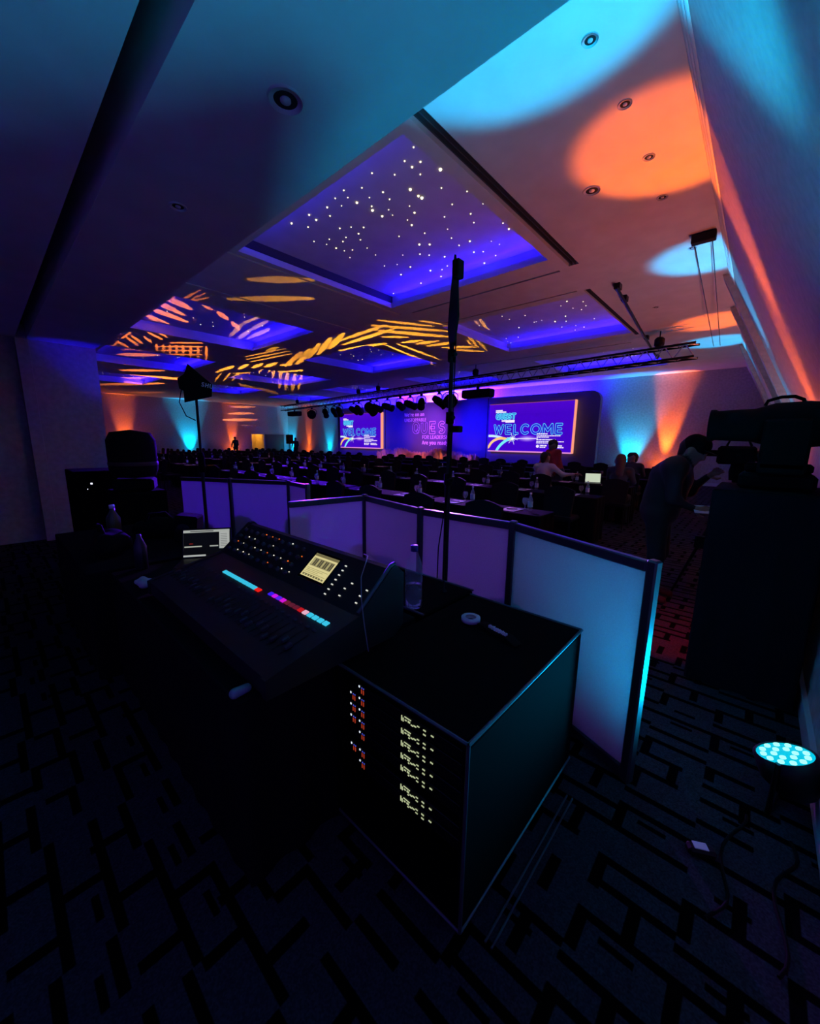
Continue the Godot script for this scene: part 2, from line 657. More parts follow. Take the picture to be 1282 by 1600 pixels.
func materials() -> void:
	M.plaster = worldtex(mat(Color(0.80, 0.79, 0.78), 0.9), noise_tex(0.02, Color(0.93, 0.93, 0.93), Color(1, 1, 1), 256, 3), 0.35)
	M.wall = worldtex(mat(Color(0.74, 0.71, 0.68), 0.85), noise_tex(0.05, Color(0.86, 0.86, 0.86), Color(1, 1, 1), 256, 4), 0.8)
	M.dark_gap = mat(Color(0.05, 0.05, 0.05), 0.9)
	M.carpet = worldtex(mat(Color(0.46, 0.44, 0.44), 1.0, 0.0, 0.1), carpet_picture(), 0.46)
	M.duct = mat(Color(0.2, 0.2, 0.21), 0.7)
	M.black = mat(Color(0.03, 0.03, 0.034), 0.85, 0.0, 0.25)
	M.black_metal = mat(Color(0.05, 0.05, 0.055), 0.45, 0.5)
	M.dark_gloss = mat(Color(0.02, 0.02, 0.025), 0.15)
	M.alu = mat(Color(0.62, 0.63, 0.65), 0.35, 0.85)
	M.white_metal = mat(Color(0.75, 0.75, 0.75), 0.4)
	M.black_cloth = worldtex(mat(Color(0.07, 0.07, 0.085), 0.95, 0.0, 0.2), noise_tex(0.2, Color(0.7, 0.7, 0.7), Color(1, 1, 1), 128, 8), 6.0)
	M.chair_cloth = worldtex(mat(Color(0.10, 0.10, 0.13), 0.9, 0.0, 0.3), noise_tex(0.2, Color(0.7, 0.7, 0.7), Color(1, 1, 1), 128, 9), 6.0)
	M.set_cloth = worldtex(mat(Color(0.42, 0.42, 0.50), 0.95, 0.0, 0.2), noise_tex(0.15, Color(0.85, 0.85, 0.85), Color(1, 1, 1), 128, 10), 2.0)
	M.board = worldtex(mat(Color(0.82, 0.82, 0.84), 0.55), noise_tex(0.3, Color(0.9, 0.9, 0.9), Color(1, 1, 1), 128, 11), 3.0)
	M.board.backlight_enabled = true
	M.board.backlight = Color(0.95, 0.95, 0.95)
	M.paper = mat(Color(0.88, 0.88, 0.86), 0.8)
	M.white = mat(Color(0.9, 0.9, 0.9), 0.6)
	M.glass = mat(Color(0.85, 0.9, 0.95, 0.22), 0.04)
	M.glass.transparency = BaseMaterial3D.TRANSPARENCY_ALPHA
	M.clear_plastic = mat(Color(0.9, 0.95, 1.0, 0.1), 0.06)
	M.clear_plastic.transparency = BaseMaterial3D.TRANSPARENCY_ALPHA
	M.water = mat(Color(0.9, 0.96, 1.0, 0.0), 0.02)
	M.water.refraction_enabled = true
	M.water.refraction_scale = 0.033
	M.water.transparency = BaseMaterial3D.TRANSPARENCY_ALPHA
	M.cap = mat(Color(0.08, 0.16, 0.5), 0.4)
	M.label = mat(Color(0.75, 0.8, 0.85), 0.6)
	M.star = emat(Color(1.0, 0.93, 0.72), 3.2)
	M.cove = emat(Color(0.08, 0.02, 1.0), 3.0)
	M.cyan_lens = emat(Color(0.0, 0.82, 0.95), 0.9)
	M.orange_lens = emat(Color(1.0, 0.45, 0.12), 2.2)
	M.alu_dark = mat(Color(0.30, 0.31, 0.34), 0.4, 0.7)
	M.console = mat(Color(0.06, 0.06, 0.07), 0.5)
	M.cheek = mat(Color(0.05, 0.055, 0.06), 0.5)
	M.knob = mat(Color(0.16, 0.17, 0.2), 0.4)
	M.case = worldtex(mat(Color(0.05, 0.05, 0.055), 0.9, 0.0, 0.12), noise_tex(0.3, Color(0.7, 0.7, 0.7), Color(1, 1, 1), 128, 12), 5.0)
	M.edge = mat(Color(0.34, 0.36, 0.39), 0.45, 0.7)
	M.white_tape = mat(Color(0.75, 0.76, 0.78), 0.7)
	M.navy_cloth = worldtex(mat(Color(0.07, 0.08, 0.12), 0.95, 0.0, 0.2), noise_tex(0.2, Color(0.7, 0.7, 0.7), Color(1, 1, 1), 128, 13), 6.0)

func shell() -> void:
	var f := mb()
	span(f, Vector3(-33.4, -0.2, -19.9), Vector3(0.8, 0, 2.0))
	struct("floor", f, M.carpet)
	var w := mb()
	span(w, Vector3(-33.4, 0, -19.9), Vector3(0.8, 4.9, -19.5))
	struct("wall_far", w, M.wall)
	w = mb()
	# left wall with a doorway
	span(w, Vector3(-33.3, 0, -19.5), Vector3(-33, 4.9, -17.05))
	span(w, Vector3(-33.3, 2.05, -17.05), Vector3(-33, 4.9, -15.95))
	span(w, Vector3(-33.3, 0, -15.95), Vector3(-33, 4.9, -1.3))
	struct("wall_left", w, M.wall)
	# right wall: upright below, then a raked bulkhead up to the cornice
	w = mb()
	prism(w, [Vector2(XW, 0), Vector2(XW, 2.0), Vector2(XC, H), Vector2(XC, H + 0.4), Vector2(0.8, H + 0.4), Vector2(0.8, 0)], 18.2, Transform3D(Basis(), Vector3(0, 0, -19.5)))
	var wr := struct("wall_right", w, M.wall)
	for k in 3:
		var c := mb()
		var o := Vector3(XC + 0.025 + k * 0.035, H - 0.05 - k * 0.072, 0)
		bar(c, Vector3(o.x, o.y, -19.5), Vector3(o.x, o.y, -1.3), 0.02, 8)
		put("cornice_bead", c, M.plaster, wr)
	for z in [-9.3, -11.4, -15.5]:
		var p := mb()
		prism(p, [Vector2(XW - 0.1, 0), Vector2(XW - 0.1, 2.0), Vector2(XC - 0.09, H - 0.01), Vector2(XC + 0.1, H - 0.01), Vector2(XW + 0.05, 2.0), Vector2(XW + 0.05, 0)], 0.35, Transform3D(Basis(), Vector3(0, 0, z)))
		put("pilaster", p, M.wall, wr)
	w = mb()
	span(w, Vector3(XW, 0, -1.3), Vector3(0.8, 3.2, 1.9))
	struct("wall_right_alcove", w, M.wall)
	w = mb()
	span(w, Vector3(-8.4, 0, 1.6), Vector3(0.8, 3.2, 1.9))
	struct("wall_back", w, M.wall)
	w = mb()
	span(w, Vector3(-8.5, 0, -1.3), Vector3(-8.2, 3.2, 1.6))
	struct("wall_left_alcove", w, M.wall)
	w = mb()
	span(w, Vector3(-33, 0, -1.45), Vector3(-8.2, 3.0, -1.3))
	struct("wall_front", w, M.wall)
	w = mb()
	span(w, Vector3(-33, 3.0, -1.45), Vector3(XW, 4.9, -1.3))
	struct("trim_1", w, M.plaster)
	# low ceiling of the alcove, parted by the deep slot of a folding wall track
	w = mb()
	span(w, Vector3(-8.4, 3.0, -1.3), Vector3(XW, 3.12, -0.65))
	span(w, Vector3(-8.4, 3.0, -0.53), Vector3(XW, 3.12, 1.6))
	span(w, Vector3(-8.4, 3.12, -0.70), Vector3(XW, 3.62, -0.65))
	span(w, Vector3(-8.4, 3.12, -0.53), Vector3(XW, 3.62, -0.48))
	span(w, Vector3(-8.4, 3.62, -0.70), Vector3(XW, 3.67, -0.48))
	struct("ceiling_alcove", w, M.plaster)
	w = mb()
	span(w, Vector3(-8.2, 0, -0.66), Vector3(-8.05, 2.98, -0.52), 0.004)
	struct("trim_2", w, M.wall)
	# skirting
	w = mb()
	span(w, Vector3(-32.99, 0, -19.5), Vector3(XW - 0.02, 0.12, -19.47))
	struct("baseboard_far", w, M.white_metal)
	w = mb()
	span(w, Vector3(XW - 0.025, 0, -19.4), Vector3(XW, 0.12, 1.6))
	struct("baseboard_right", w, M.white_metal)
	# the lit doorway: a small service room and its open leaf
	w = mb()
	span(w, Vector3(-35.2, 0, -17.4), Vector3(-35.1, 2.3, -15.6))
	span(w, Vector3(-35.1, 0, -17.4), Vector3(-33.3, 2.3, -17.3))
	span(w, Vector3(-35.1, 0, -15.7), Vector3(-33.3, 2.3, -15.6))
	span(w, Vector3(-35.2, 2.3, -17.4), Vector3(-33.3, 2.4, -15.6))
	span(w, Vector3(-35.2, -0.1, -17.4), Vector3(-33.4, 0.0, -15.6))
	struct("wall_service_room", w, M.wall)
	var d := Node3D.new()
	d.name = "door_1"
	d.set_meta("kind", "structure")
	add_child(d)
	w = mb()
	span(w, Vector3(-33.02, 0, -15.95), Vector3(-32.96, 2.1, -15.88), 0.005)
	span(w, Vector3(-33.02, 0, -17.12), Vector3(-32.96, 2.1, -17.05), 0.005)
	span(w, Vector3(-33.02, 2.05, -17.12), Vector3(-32.96, 2.12, -15.88), 0.005)
	put("door_frame", w, M.white_metal, d)
	w = mb()
	span(w, Vector3(-33.0, 0.01, -19.0), Vector3(-32.94, 2.05, -17.2), 0.005)
	put("door_leaf", w, mat(Color(0.35, 0.25, 0.24), 0.5), d)
	var lamp := thing("ceiling_lamp", "warm ceiling lamp in the small lit room behind the doorway", "lamp", Vector3(-34.4, 2.22, -16.5))
	w = mb()
	lathe(w, [[0.0, -0.05], [0.1, -0.04], [0.14, 0.0], [0.14, 0.06]], 16)
	put("lamp_shade", w, emat(Color(1.0, 0.72, 0.25), 2.0), lamp)
	omni(lamp, Vector3(0, -0.02, 0), Color(1.0, 0.66, 0.2), 1.6, 0.08)

# ---------------------------------------------------------------- ceiling
func ceiling() -> void:
	var xs := [[-26.0, -22.45], [-19.5, -15.95], [-13.0, -9.45], [-6.5, -2.95]]
	var zs := [[-17.3, -13.8], [-11.9, -8.4], [-6.5, -3.1]]
	# openings: the coffers, and the long slots of the air diffusers [x0, x1, z0, z1]
	var slots := [[-2.785, -2.615, -6.95, -1.5], [-2.94, -2.82, -12.2, -8.15], [-6.69, -6.63, -6.97, -1.5], [-8.525, -8.475, -7.15, -1.5], [-6.35, -2.96, -7.06, -7.0], [-6.3, -3.05, -8.145, -8.095], [-9.2, -3.2, -13.03, -12.97]]
	var holes := slots.duplicate()
	for q in xs:
		for e in zs:
			holes.append([q[0], q[1], e[0], e[1]])
	var bx := [-33.0, XC]
	var bz := [-19.5, -1.3]
	for q in holes:
		for e in [0, 1]:
			if not bx.has(q[e]):
				bx.append(q[e])
			if not bz.has(q[e + 2]):
				bz.append(q[e + 2])
	bx.sort()
	bz.sort()
	var st := mb()
	for i in bx.size() - 1:
		var from := -1
		for j in bz.size():
			var solid := j < bz.size() - 1
			if solid:
				var cx: float = (bx[i] + bx[i + 1]) * 0.5
				var cz: float = (bz[j] + bz[j + 1]) * 0.5
				for q in holes:
					if cx > q[0] and cx < q[1] and cz > q[2] and cz < q[3]:
						solid = false
			if solid and from < 0:
				from = j
			elif not solid and from >= 0:
				span(st, Vector3(bx[i], H, bz[from]), Vector3(bx[i + 1], H + 0.1, bz[j]))
				from = -1
	var ce := struct("ceiling", st, M.plaster)
	var dot := mb()
	lathe(dot, [[0.0, -0.011], [0.008, -0.008], [0.011, 0.0], [0.008, 0.006], [0.0, 0.008]], 8)
	dot.generate_normals()
	var dm := dot.commit()
	for i in 4:
		for j in 3:
			var a := Vector3(xs[i][0], H + 0.1, zs[j][0])
			var b := Vector3(xs[i][1], H + 0.1, zs[j][1])
			var p := 0.16
			var c := mb()
			span(c, Vector3(a.x - p, H + 0.3, a.z - p), Vector3(b.x + p, H + 0.36, b.z + p))
			span(c, Vector3(a.x - p - 0.05, H + 0.1, a.z - p - 0.05), Vector3(a.x - p, H + 0.36, b.z + p + 0.05))
			span(c, Vector3(b.x + p, H + 0.1, a.z - p - 0.05), Vector3(b.x + p + 0.05, H + 0.36, b.z + p + 0.05))
			span(c, Vector3(a.x - p, H + 0.1, a.z - p - 0.05), Vector3(b.x + p, H + 0.36, a.z - p))
			span(c, Vector3(a.x - p, H + 0.1, b.z + p), Vector3(b.x + p, H + 0.36, b.z + p + 0.05))
			var co := put("coffer", c, M.plaster, ce)
			# blue light strip lying in the pocket along the stage side
			for side in [0, 1]:
				var z: float = a.z - 0.10 if side == 0 else b.z + 0.10
				var s := mb()
				span(s, Vector3(a.x + 0.05, H + 0.1, z - 0.02), Vector3(b.x - 0.05, H + 0.115, z + 0.02))
				put("cove_light_strip", s, M.cove, co)
				area(co, Vector3((a.x + b.x) * 0.5, H + 0.125, z), Vector3((a.x + b.x) * 0.5, H + 0.6, z + (0.7 if side == 0 else -0.7)), Vector2(3.4, 0.04), BLUE, 9.0 if side == 0 else 1.6)
			var l := []
			if i == 3 and j == 2:
				l = STARS_NEAR
			elif i == 3 and j == 1:
				l = STARS_NEXT
			else:
				for k in 16:
					l.append([rng.randf_range(a.x + 0.2, b.x - 0.2), rng.randf_range(a.z + 0.2, b.z - 0.2), rng.randf_range(0.8, 1.5)])
			for q in l:
				var o := put("star_light", dm, M.star, co)
				o.position = Vector3(clampf(q[0], a.x, b.x), H + 0.297, clampf(q[1], a.z - 0.1, b.z + 0.1))
				o.scale = Vector3.ONE * q[2] * 0.72
	# ducts above the slots, with thin blades in the mouth
	for q in slots:
		var s2 := mb()
		var top := H + 0.5
		span(s2, Vector3(q[0] - 0.01, H + 0.1, q[2] - 0.01), Vector3(q[0], top, q[3] + 0.01))
		span(s2, Vector3(q[1], H + 0.1, q[2] - 0.01), Vector3(q[1] + 0.01, top, q[3] + 0.01))
		span(s2, Vector3(q[0], H + 0.1, q[2] - 0.01), Vector3(q[1], top, q[2]))
		span(s2, Vector3(q[0], H + 0.1, q[3]), Vector3(q[1], top, q[3] + 0.01))
		span(s2, Vector3(q[0], top - 0.01, q[2]), Vector3(q[1], top, q[3]))
		var sl := put("air_slot", s2, M.duct, ce)
		var along_x: bool = q[1] - q[0] > 1.0
		var wd: float = q[3] - q[2] if along_x else q[1] - q[0]
		var n := 2 if wd > 0.1 else 0
		for k in n:
			var off: float = wd * (k + 1) / (n + 1)
			var b2 := mb()
			span(b2, Vector3(q[0] + off - 0.006, H + 0.002, q[2]), Vector3(q[0] + off + 0.006, H + 0.05, q[3]))
			put("slat", b2, M.duct, sl)
	# small round fittings
	var fit := func(pos: Vector3, r: float, label: String, cat: String) -> void:
		var t := thing("ceiling_downlight" if cat == "downlight" else "ceiling_speaker", label, cat, pos, 0.0, "round fittings in the ceiling")
		var s3 := mb()
		lathe(s3, [[r * 0.62, 0.02], [r * 0.66, -0.004], [r * 0.92, -0.008], [r, 0.0]], 24)
		put("trim_ring", s3, M.white_metal, t)
		s3 = mb()
		lathe(s3, [[0.0, 0.0], [r * 0.3, -0.001], [r * 0.3, -0.006], [0.0, -0.012]], 16)
		put("lamp_glass", s3, M.white_metal, t)
		s3 = mb()
		lathe(s3, [[0.0, -0.001], [r * 0.66, -0.001]], 20)
		put("reflector", s3, M.dark_gap, t)
	fit.call(Vector3(-1.67, 2.999, -1.04), 0.075, "large round downlight in the low ceiling over the sound desk", "downlight")
	fit.call(Vector3(-2.85, 2.999, -1.0), 0.05, "smaller dark round downlight in the low ceiling", "downlight")
	for q in [[-1.32, -3.36, "round downlight inside the cyan pool of light on the ceiling"], [-1.27, -4.12, "round downlight between the cyan and orange pools on the ceiling"], [-1.25, -4.97, "small round downlight inside the orange pool on the ceiling"], [-1.27, -5.82, "small round downlight at the lower rim of the orange pool"], [-1.16, -7.51, "small round downlight within the second cyan pool"], [-2.08, -10.09, "small pale round fitting beside the hanging rail"]]:
		fit.call(Vector3(q[0], H - 0.001, q[1]), 0.06, q[2], "downlight")
	fit.call(Vector3(-1.86, H - 0.001, -5.15), 0.1, "round ceiling loudspeaker in the plain strip beside the orange pool", "speaker")
	# hanging rail along the aisle side of the ceiling
	var rail := thing("ceiling_rail", "dark steel rail hung under the ceiling beside the air slot", "rail", Vector3(0, 0, 0))
	var rs := mb()
	tube(rs, [Vector3(-2.34, H - 0.1, -8.1), Vector3(-2.95, H - 0.1, -15.4)], 0.03, 6)
	put("rail", rs, M.black_metal, rail)
	for k in 4:
		rs = mb()
		var pp := Vector3(-2.34, H - 0.1, -8.1).lerp(Vector3(-2.95, H - 0.1, -15.4), [0.02, 0.12, 0.6, 0.98][k])
		span(rs, pp + Vector3(-0.05, 0, -0.08), Vector3(pp.x + 0.05, H, pp.z + 0.08), 0.005)
		put("bracket", rs, M.black_metal, rail)
	# winch bracket with two steel wires by the cornice
	var br := thing("winch_bracket", "dark bracket under the cornice with two steel wires down to the truss", "bracket", Vector3(-0.98, H - 0.012, -7.1))
	rs = mb()
	span(rs, Vector3(-0.14, -0.11, -0.06), Vector3(0.14, 0, 0.06), 0.01)
	put("housing", rs, M.black_metal, br)
	for k in [-0.1, 0.1]:
		rs = mb()
		tube(rs, [Vector3(k, -0.1, 0), Vector3(k * 0.6 - 0.1, -0.62, -4.6)], 0.006, 5)
		put("wire", rs, M.black_metal, br)

# ---------------------------------------------------------------- LED par cans
func par(at: Vector3, to: Vector3, hue: String, label: String, e: float, ang: float, blend := 0.3, wide := 0.0, graze := 0.0, graze_to := Vector3.ZERO, lean := Vector3(-0.2, 1, 0)) -> Node3D:
	var t := thing("par_light", label, "spotlight", Vector3(at.x, 0, at.z), 0.0, "uplights along the walls")
	var dir := (to - at).normalized()
	var base := Vector3(0, at.y, 0)
	var f := frame_of(dir)
	var tr := Transform3D(Basis(f.x, f.z, f.y), base - dir * 0.06)
	var st := mb()
	lathe(st, [[0.0, -0.12], [0.07, -0.12], [0.11, -0.05], [0.112, 0.045], [0.100, 0.05], [0.100, 0.03]], 24, tr)
	put("can", st, M.black_metal, t)
	st = mb()
	lathe(st, [[0.0, 0.03], [0.1, 0.03], [0.1, 0.044], [0.0, 0.047]], 24, tr)
	put("lens_light", st, M[hue + "_lens"], t)
	for k in 18:
		var a := TAU * k / (6.0 if k < 6 else 12.0)
		var r := 0.038 if k < 6 else 0.076
		var d := mb()
		lathe(d, [[0.012, 0.044], [0.012, 0.052], [0.0, 0.056]], 8, tr * Transform3D(Basis(), Vector3(cos(a) * r, 0, sin(a) * r)))
		put("led_light", d, M[hue + "_hot"], t)
	var yk := mb()
	var side := f.x
	tube(yk, [base + side * 0.12, base + side * 0.13 - Vector3(0, at.y - 0.012, 0), base - side * 0.13 - Vector3(0, at.y - 0.012, 0), base - side * 0.12], 0.01, 6)
	put("yoke", yk, M.black_metal, t)
	var col: Color = {"cyan": CYAN, "orange": ORANGE, "blue": BLUE}[hue]
	spot(t, base + dir * 0.015, base + dir, col, e, ang, blend, 0.08)
	# the lens also throws a wide weak lobe, and a narrow one up the wall beside it
	if wide > 0.0:
		spot(t, base + dir * 0.016, base + dir * 0.016 + lean, col, wide, 70.0, 1.0, 0.08)
	if graze > 0.0:
		spot(t, base + dir * 0.014, graze_to - Vector3(at.x, 0, at.z), col, graze, 12.0, 0.9, 0.06)
	return t

func wall_lights() -> void:
	M.cyan_hot = emat(Color(0.62, 1.0, 0.98), 1.3)
	M.orange_hot = emat(Color(1.0, 0.75, 0.4), 2.0)
	M.blue_lens = emat(Color(0.2, 0.1, 1.0), 1.6)
	M.blue_hot = emat(Color(0.5, 0.4, 1.0), 4.0)
	# along the right wall: cyan and orange by turns
	par(Vector3(0.25, 0.26, -2.25), Vector3(-1.42, H, -2.55), "cyan", "glowing cyan uplight on the carpet beside the white partition end", 58.0, 15.5, 0.35, 5.2, 0.8, Vector3(0.0, 3.0, -1.7), Vector3(-0.45, 0.85, 0.42))
	par(Vector3(0.26, 0.26, -6.9), Vector3(-1.05, H, -5.0), "orange", "orange uplight at the wall foot behind the cloth covered stand", 62.0, 10.0, 0.35, 6.5, 17.0, Vector3(0.10, 2.6, -6.1))
	par(Vector3(0.22, 0.26, -8.75), Vector3(-1.0, H, -8.0), "cyan", "cyan uplight at the wall foot beyond the camera operator", 54.0, 10.0, 0.5, 2.2, 6.0, Vector3(0.20, 2.2, -8.75))
	par(Vector3(0.22, 0.26, -11.8), Vector3(-1.2, H, -12.1), "orange", "orange uplight at the wall foot near the truss end", 48.0, 11.0, 0.5, 5.5, 4.0, Vector3(0.25, 2.0, -11.8))
	par(Vector3(0.22, 0.26, -14.6), Vector3(-1.3, H, -14.4), "cyan", "cyan uplight between the last two pilasters", 40.0, 11.0, 0.5, 2.2)
	# far wall beside the stage set
	par(Vector3(-4.35, 0.26, -19.1), Vector3(-4.3, 2.1, -19.5), "cyan", "cyan uplight at the far wall next to the screen set", 34.0, 26.0, 0.8, 1.0)
	par(Vector3(-3.05, 0.26, -19.1), Vector3(-3.0, 2.9, -19.5), "orange", "orange uplight at the far wall beside the aisle", 80.0, 13.0, 0.7, 3.2)
	par(Vector3(-26.6, 0.26, -19.1), Vector3(-26.6, 1.8, -19.5), "cyan", "cyan uplight at the far wall between the stage set and the dark figure", 18.0, 24.0, 0.9, 2.2)
	par(Vector3(-29.6, 0.26, -19.1), Vector3(-29.6, 2.2, -19.5), "orange", "orange uplight behind the dark standing figure at the far wall", 22.0, 14.0, 0.9, 3.0)
	par(Vector3(-32.2, 0.26, -19.1), Vector3(-32.3, 2.1, -19.5), "cyan", "cyan uplight in the far corner behind the small loudspeaker", 32.0, 25.0, 0.9, 2.0)
	# left wall
	par(Vector3(-32.6, 0.26, -14.3), Vector3(-33.0, 2.2, -14.3), "orange", "orange uplight at the left wall beside the lit doorway", 32.0, 14.0, 0.9, 3.2)
	par(Vector3(-32.6, 0.26, -11.0), Vector3(-33.0, 2.1, -11.0), "cyan", "cyan uplight at the left wall behind the antenna stand", 45.0, 26.0, 0.9, 1.2)
	par(Vector3(-32.6, 0.26, -6.9), Vector3(-33.0, 2.2, -6.9), "orange", "orange uplight at the left wall nearest the alcove corner", 44.0, 16.0, 0.9, 3.2)
	# a blue one stands behind the end of the partition
	par(Vector3(-6.9, 0.26, -2.55), Vector3(-8.2, 3.0, -1.15), "blue", "blue uplight on the floor behind the last partition panel", 9.0, 9.0, 1.0, 0.12)

# ---------------------------------------------------------------- stage set
func stage() -> void:
	var Z := -18.6
	var t := thing("stage_set", "long dark blue fabric stage wall with rounded end holding two screens", "stage wall", Vector3(0, 0, 0))
	var st := mb()
	var out := [Vector2(-24.3, 0), Vector2(-24.3, 3.95), Vector2(-5.95, 3.95)]
	for k in 7:
		var a := deg_to_rad(90.0 - k * 15.0)
		out.append(Vector2(-5.95 + cos(a) * 0.4, 3.55 + sin(a) * 0.4))
	out.append(Vector2(-5.55, 0))
	prism(st, out, -0.3, Transform3D(Basis(), Vector3(0, 0, Z)))
	put("wall_panel", st, M.set_cloth, t)
	for x in [-19.1, -11.2]:
		st = mb()
		span(st, Vector3(x - 0.012, 0.4, Z), Vector3(x + 0.012, 3.95, Z + 0.012))
		put("seam_cover", st, M.black_cloth, t)
	# words on the centre of the wall
	var tm := mat(Color(0.95, 0.93, 0.95), 0.7)
	var wm := mat(Color(0.7, 0.68, 0.8), 0.7)
	lettering(t, "lettering", "We're on an", 0.21, tm, Transform3D(Basis(), Vector3(-17.32, 3.26, Z + 0.03)), true)
	lettering(t, "lettering", "UNSTOPPABLE", 0.20, tm, Transform3D(Basis(), Vector3(-17.32, 2.93, Z + 0.03)))
	lettering(t, "lettering", "FOR LEADERSHIP", 0.22, tm, Transform3D(Basis(), Vector3(-15.8, 1.88, Z + 0.03)))
	lettering(t, "lettering", "Are you ready?", 0.22, tm, Transform3D(Basis(), Vector3(-15.8, 1.54, Z + 0.03)), true)
	var big := "QUEST"
	for i in 5:
		var m2 := mb()
		for stroke in glyph(big[i]):
			var pl := PackedVector2Array()
			for p in stroke:
				pl.append(Vector2(-16.55 + i * 0.68 + p.x * 0.46, 2.74 - p.y * 0.58))
			for ring in Geometry2D.offset_polyline(pl, 0.075, Geometry2D.JOIN_MITER, Geometry2D.END_BUTT):
				for k in ring.size():
					var a2: Vector2 = ring[k]
					var b2: Vector2 = ring[(k + 1) % ring.size()]
					bar(m2, Vector3(a2.x, a2.y, Z + 0.025), Vector3(b2.x, b2.y, Z + 0.025), 0.016, 4)
		put("outline_letter", m2, tm if i > 1 else wm, t)
	# screens
	var pic := screen_picture()
	for k in 2:
		var x0: float = [-23.7, -10.95][k]
		var sc := thing("led_screen", ["welcome screen on the stage wall away from the aisle", "welcome screen on the stage wall beside the aisle, behind the man in red"][k], "screen", Vector3(x0, 1.14 + k * 0.06, Z + 0.02), 0.0, "welcome screens on the stage wall")
		var w := 4.4
		var h := 2.34
		st = mb()
		span(st, Vector3(0, 0, 0.0), Vector3(w, h, 0.22), 0.01)
		put("cabinet", st, M.black, sc)
		st = mb()
		flat(st)
		poly(st, [Vector3(0, 0, 0.225), Vector3(w, 0, 0.225), Vector3(w, h, 0.225), Vector3(0, h, 0.225)], Vector3(0, 0, 1), [Vector2(0, 1), Vector2(1, 1), Vector2(1, 0), Vector2(0, 0)])
		var sm := StandardMaterial3D.new()
		sm.albedo_color = Color(0.02, 0.02, 0.02)
		sm.roughness = 0.6
		sm.emission_enabled = true
		sm.emission = Color.WHITE
		sm.emission_operator = BaseMaterial3D.EMISSION_OP_MULTIPLY
		sm.emission_texture = pic
		sm.emission_energy_multiplier = 1.0
		put("screen_face", st, sm, sc)
		# edges glow by themselves, the side one in place of warm lamplight
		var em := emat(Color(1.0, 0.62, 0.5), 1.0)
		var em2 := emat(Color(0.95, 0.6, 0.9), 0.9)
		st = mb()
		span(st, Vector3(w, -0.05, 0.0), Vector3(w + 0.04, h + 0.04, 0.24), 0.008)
		put("edge_glow", st, em, sc)
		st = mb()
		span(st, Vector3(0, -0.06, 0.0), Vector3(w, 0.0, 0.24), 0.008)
		put("edge_glow", st, em2, sc)
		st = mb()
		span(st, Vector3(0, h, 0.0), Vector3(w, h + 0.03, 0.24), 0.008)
		put("edge_glow", st, emat(Color(0.75, 0.35, 0.5), 0.5), sc)
		omni(sc, Vector3(w * 0.5, h * 0.5, 1.0), Color(0.3, 0.05, 1.0), 0.5, 0.01)
	# stage deck in front of the set
	var dk := thing("stage_deck", "low black carpeted stage deck in front of the blue wall", "stage", Vector3(0, 0, 0))
	for k in 7:
		st = mb()
		span(st, Vector3(-22.0 + k * 2.0, 0, Z + 0.05), Vector3(-20.02 + k * 2.0, 0.4, Z + 1.9), 0.01)
		put("deck_panel", st, M.black, dk)
	# dried grasses along the back of the stage
	st = mb()
	var g := RandomNumberGenerator.new()
	g.seed = 5
	flat(st)
	for k in 2600:
		var x := g.randf_range(-19.2, -11.6)
		var y := g.randf_range(0.0, 1.0)
		var hh := 0.25 + 0.30 * absf(sin(x * 2.1) * cos(x * 0.9)) + 0.25
		var p := Vector3(x, 0.40 + 0.02 * y, Z + g.randf_range(0.2, 0.7))
		var tip := p + Vector3(g.randf_range(-0.12, 0.12), hh * g.randf_range(0.6, 1.1), g.randf_range(-0.1, 0.12))
		var s := Vector3(g.randf_range(0.015, 0.04), 0, g.randf_range(-0.02, 0.02))
		poly(st, [p - s, p + s, p.lerp(tip, 0.7) + s * 1.6, tip, p.lerp(tip, 0.7) - s * 1.6], Vector3(0, 0, 1))
	var gr := put("dried_grass", st, mat(Color(0.80, 0.66, 0.52), 0.9))
	gr.set_meta("kind", "stuff")
	tag(gr, "band of pale dried grass lit pink along the stage", "grass")
	# light from behind and below
	var rows := thing("footlight_row", "row of warm footlights hidden in front of the dried grass", "footlight", Vector3(0, 0, 0))
	for k in 5:
		var x := -18.6 + k * 1.65
		st = mb()
		span(st, Vector3(x - 0.12, 0.40, Z + 1.40), Vector3(x + 0.12, 0.50, Z + 1.52), 0.01)
		put("footlight", st, M.black_metal, rows)
		spot(rows, Vector3(x, 0.55, Z + 1.36), Vector3(x, 0.75, Z + 0.3), Color(1.0, 0.5, 0.35), 0.35, 55.0, 0.8, 0.03)
	var bl := t
	st = mb()
	span(st, Vector3(-23.5, 3.5, -19.3), Vector3(-6.4, 3.58, -19.2), 0.01)
	put("backlight_batten", st, M.black_metal, bl)
	for k in 5:
		st = mb()
		span(st, Vector3(-23.0 + k * 4.0, 3.46, -19.24), Vector3(-22.9 + k * 4.0, 3.5, -18.885), 0.004)
		put("bracket", st, M.black_metal, bl)
	area(bl, Vector3(-15.0, 3.60, -19.25), Vector3(-15.0, 5.0, -18.9), Vector2(17.0, 0.08), BLUE, 700.0)
	spot(bl, Vector3(-18.2, 3.68, -19.2), Vector3(-17.9, 4.45, -19.3), Color(1.0, 0.25, 0.75), 2.2, 62.0, 0.9)
	spot(bl, Vector3(-16.0, 3.68, -19.2), Vector3(-15.7, 4.45, -19.3), Color(1.0, 0.5, 0.25), 3.6, 64.0, 0.9)
	spot(bl, Vector3(-13.9, 3.68, -19.2), Vector3(-13.6, 4.45, -19.3), Color(1.0, 0.5, 0.25), 3.6, 64.0, 0.9)
	spot(bl, Vector3(-11.9, 3.68, -19.2), Vector3(-11.6, 4.45, -19.3), Color(1.0, 0.25, 0.75), 2.2, 62.0, 0.9)
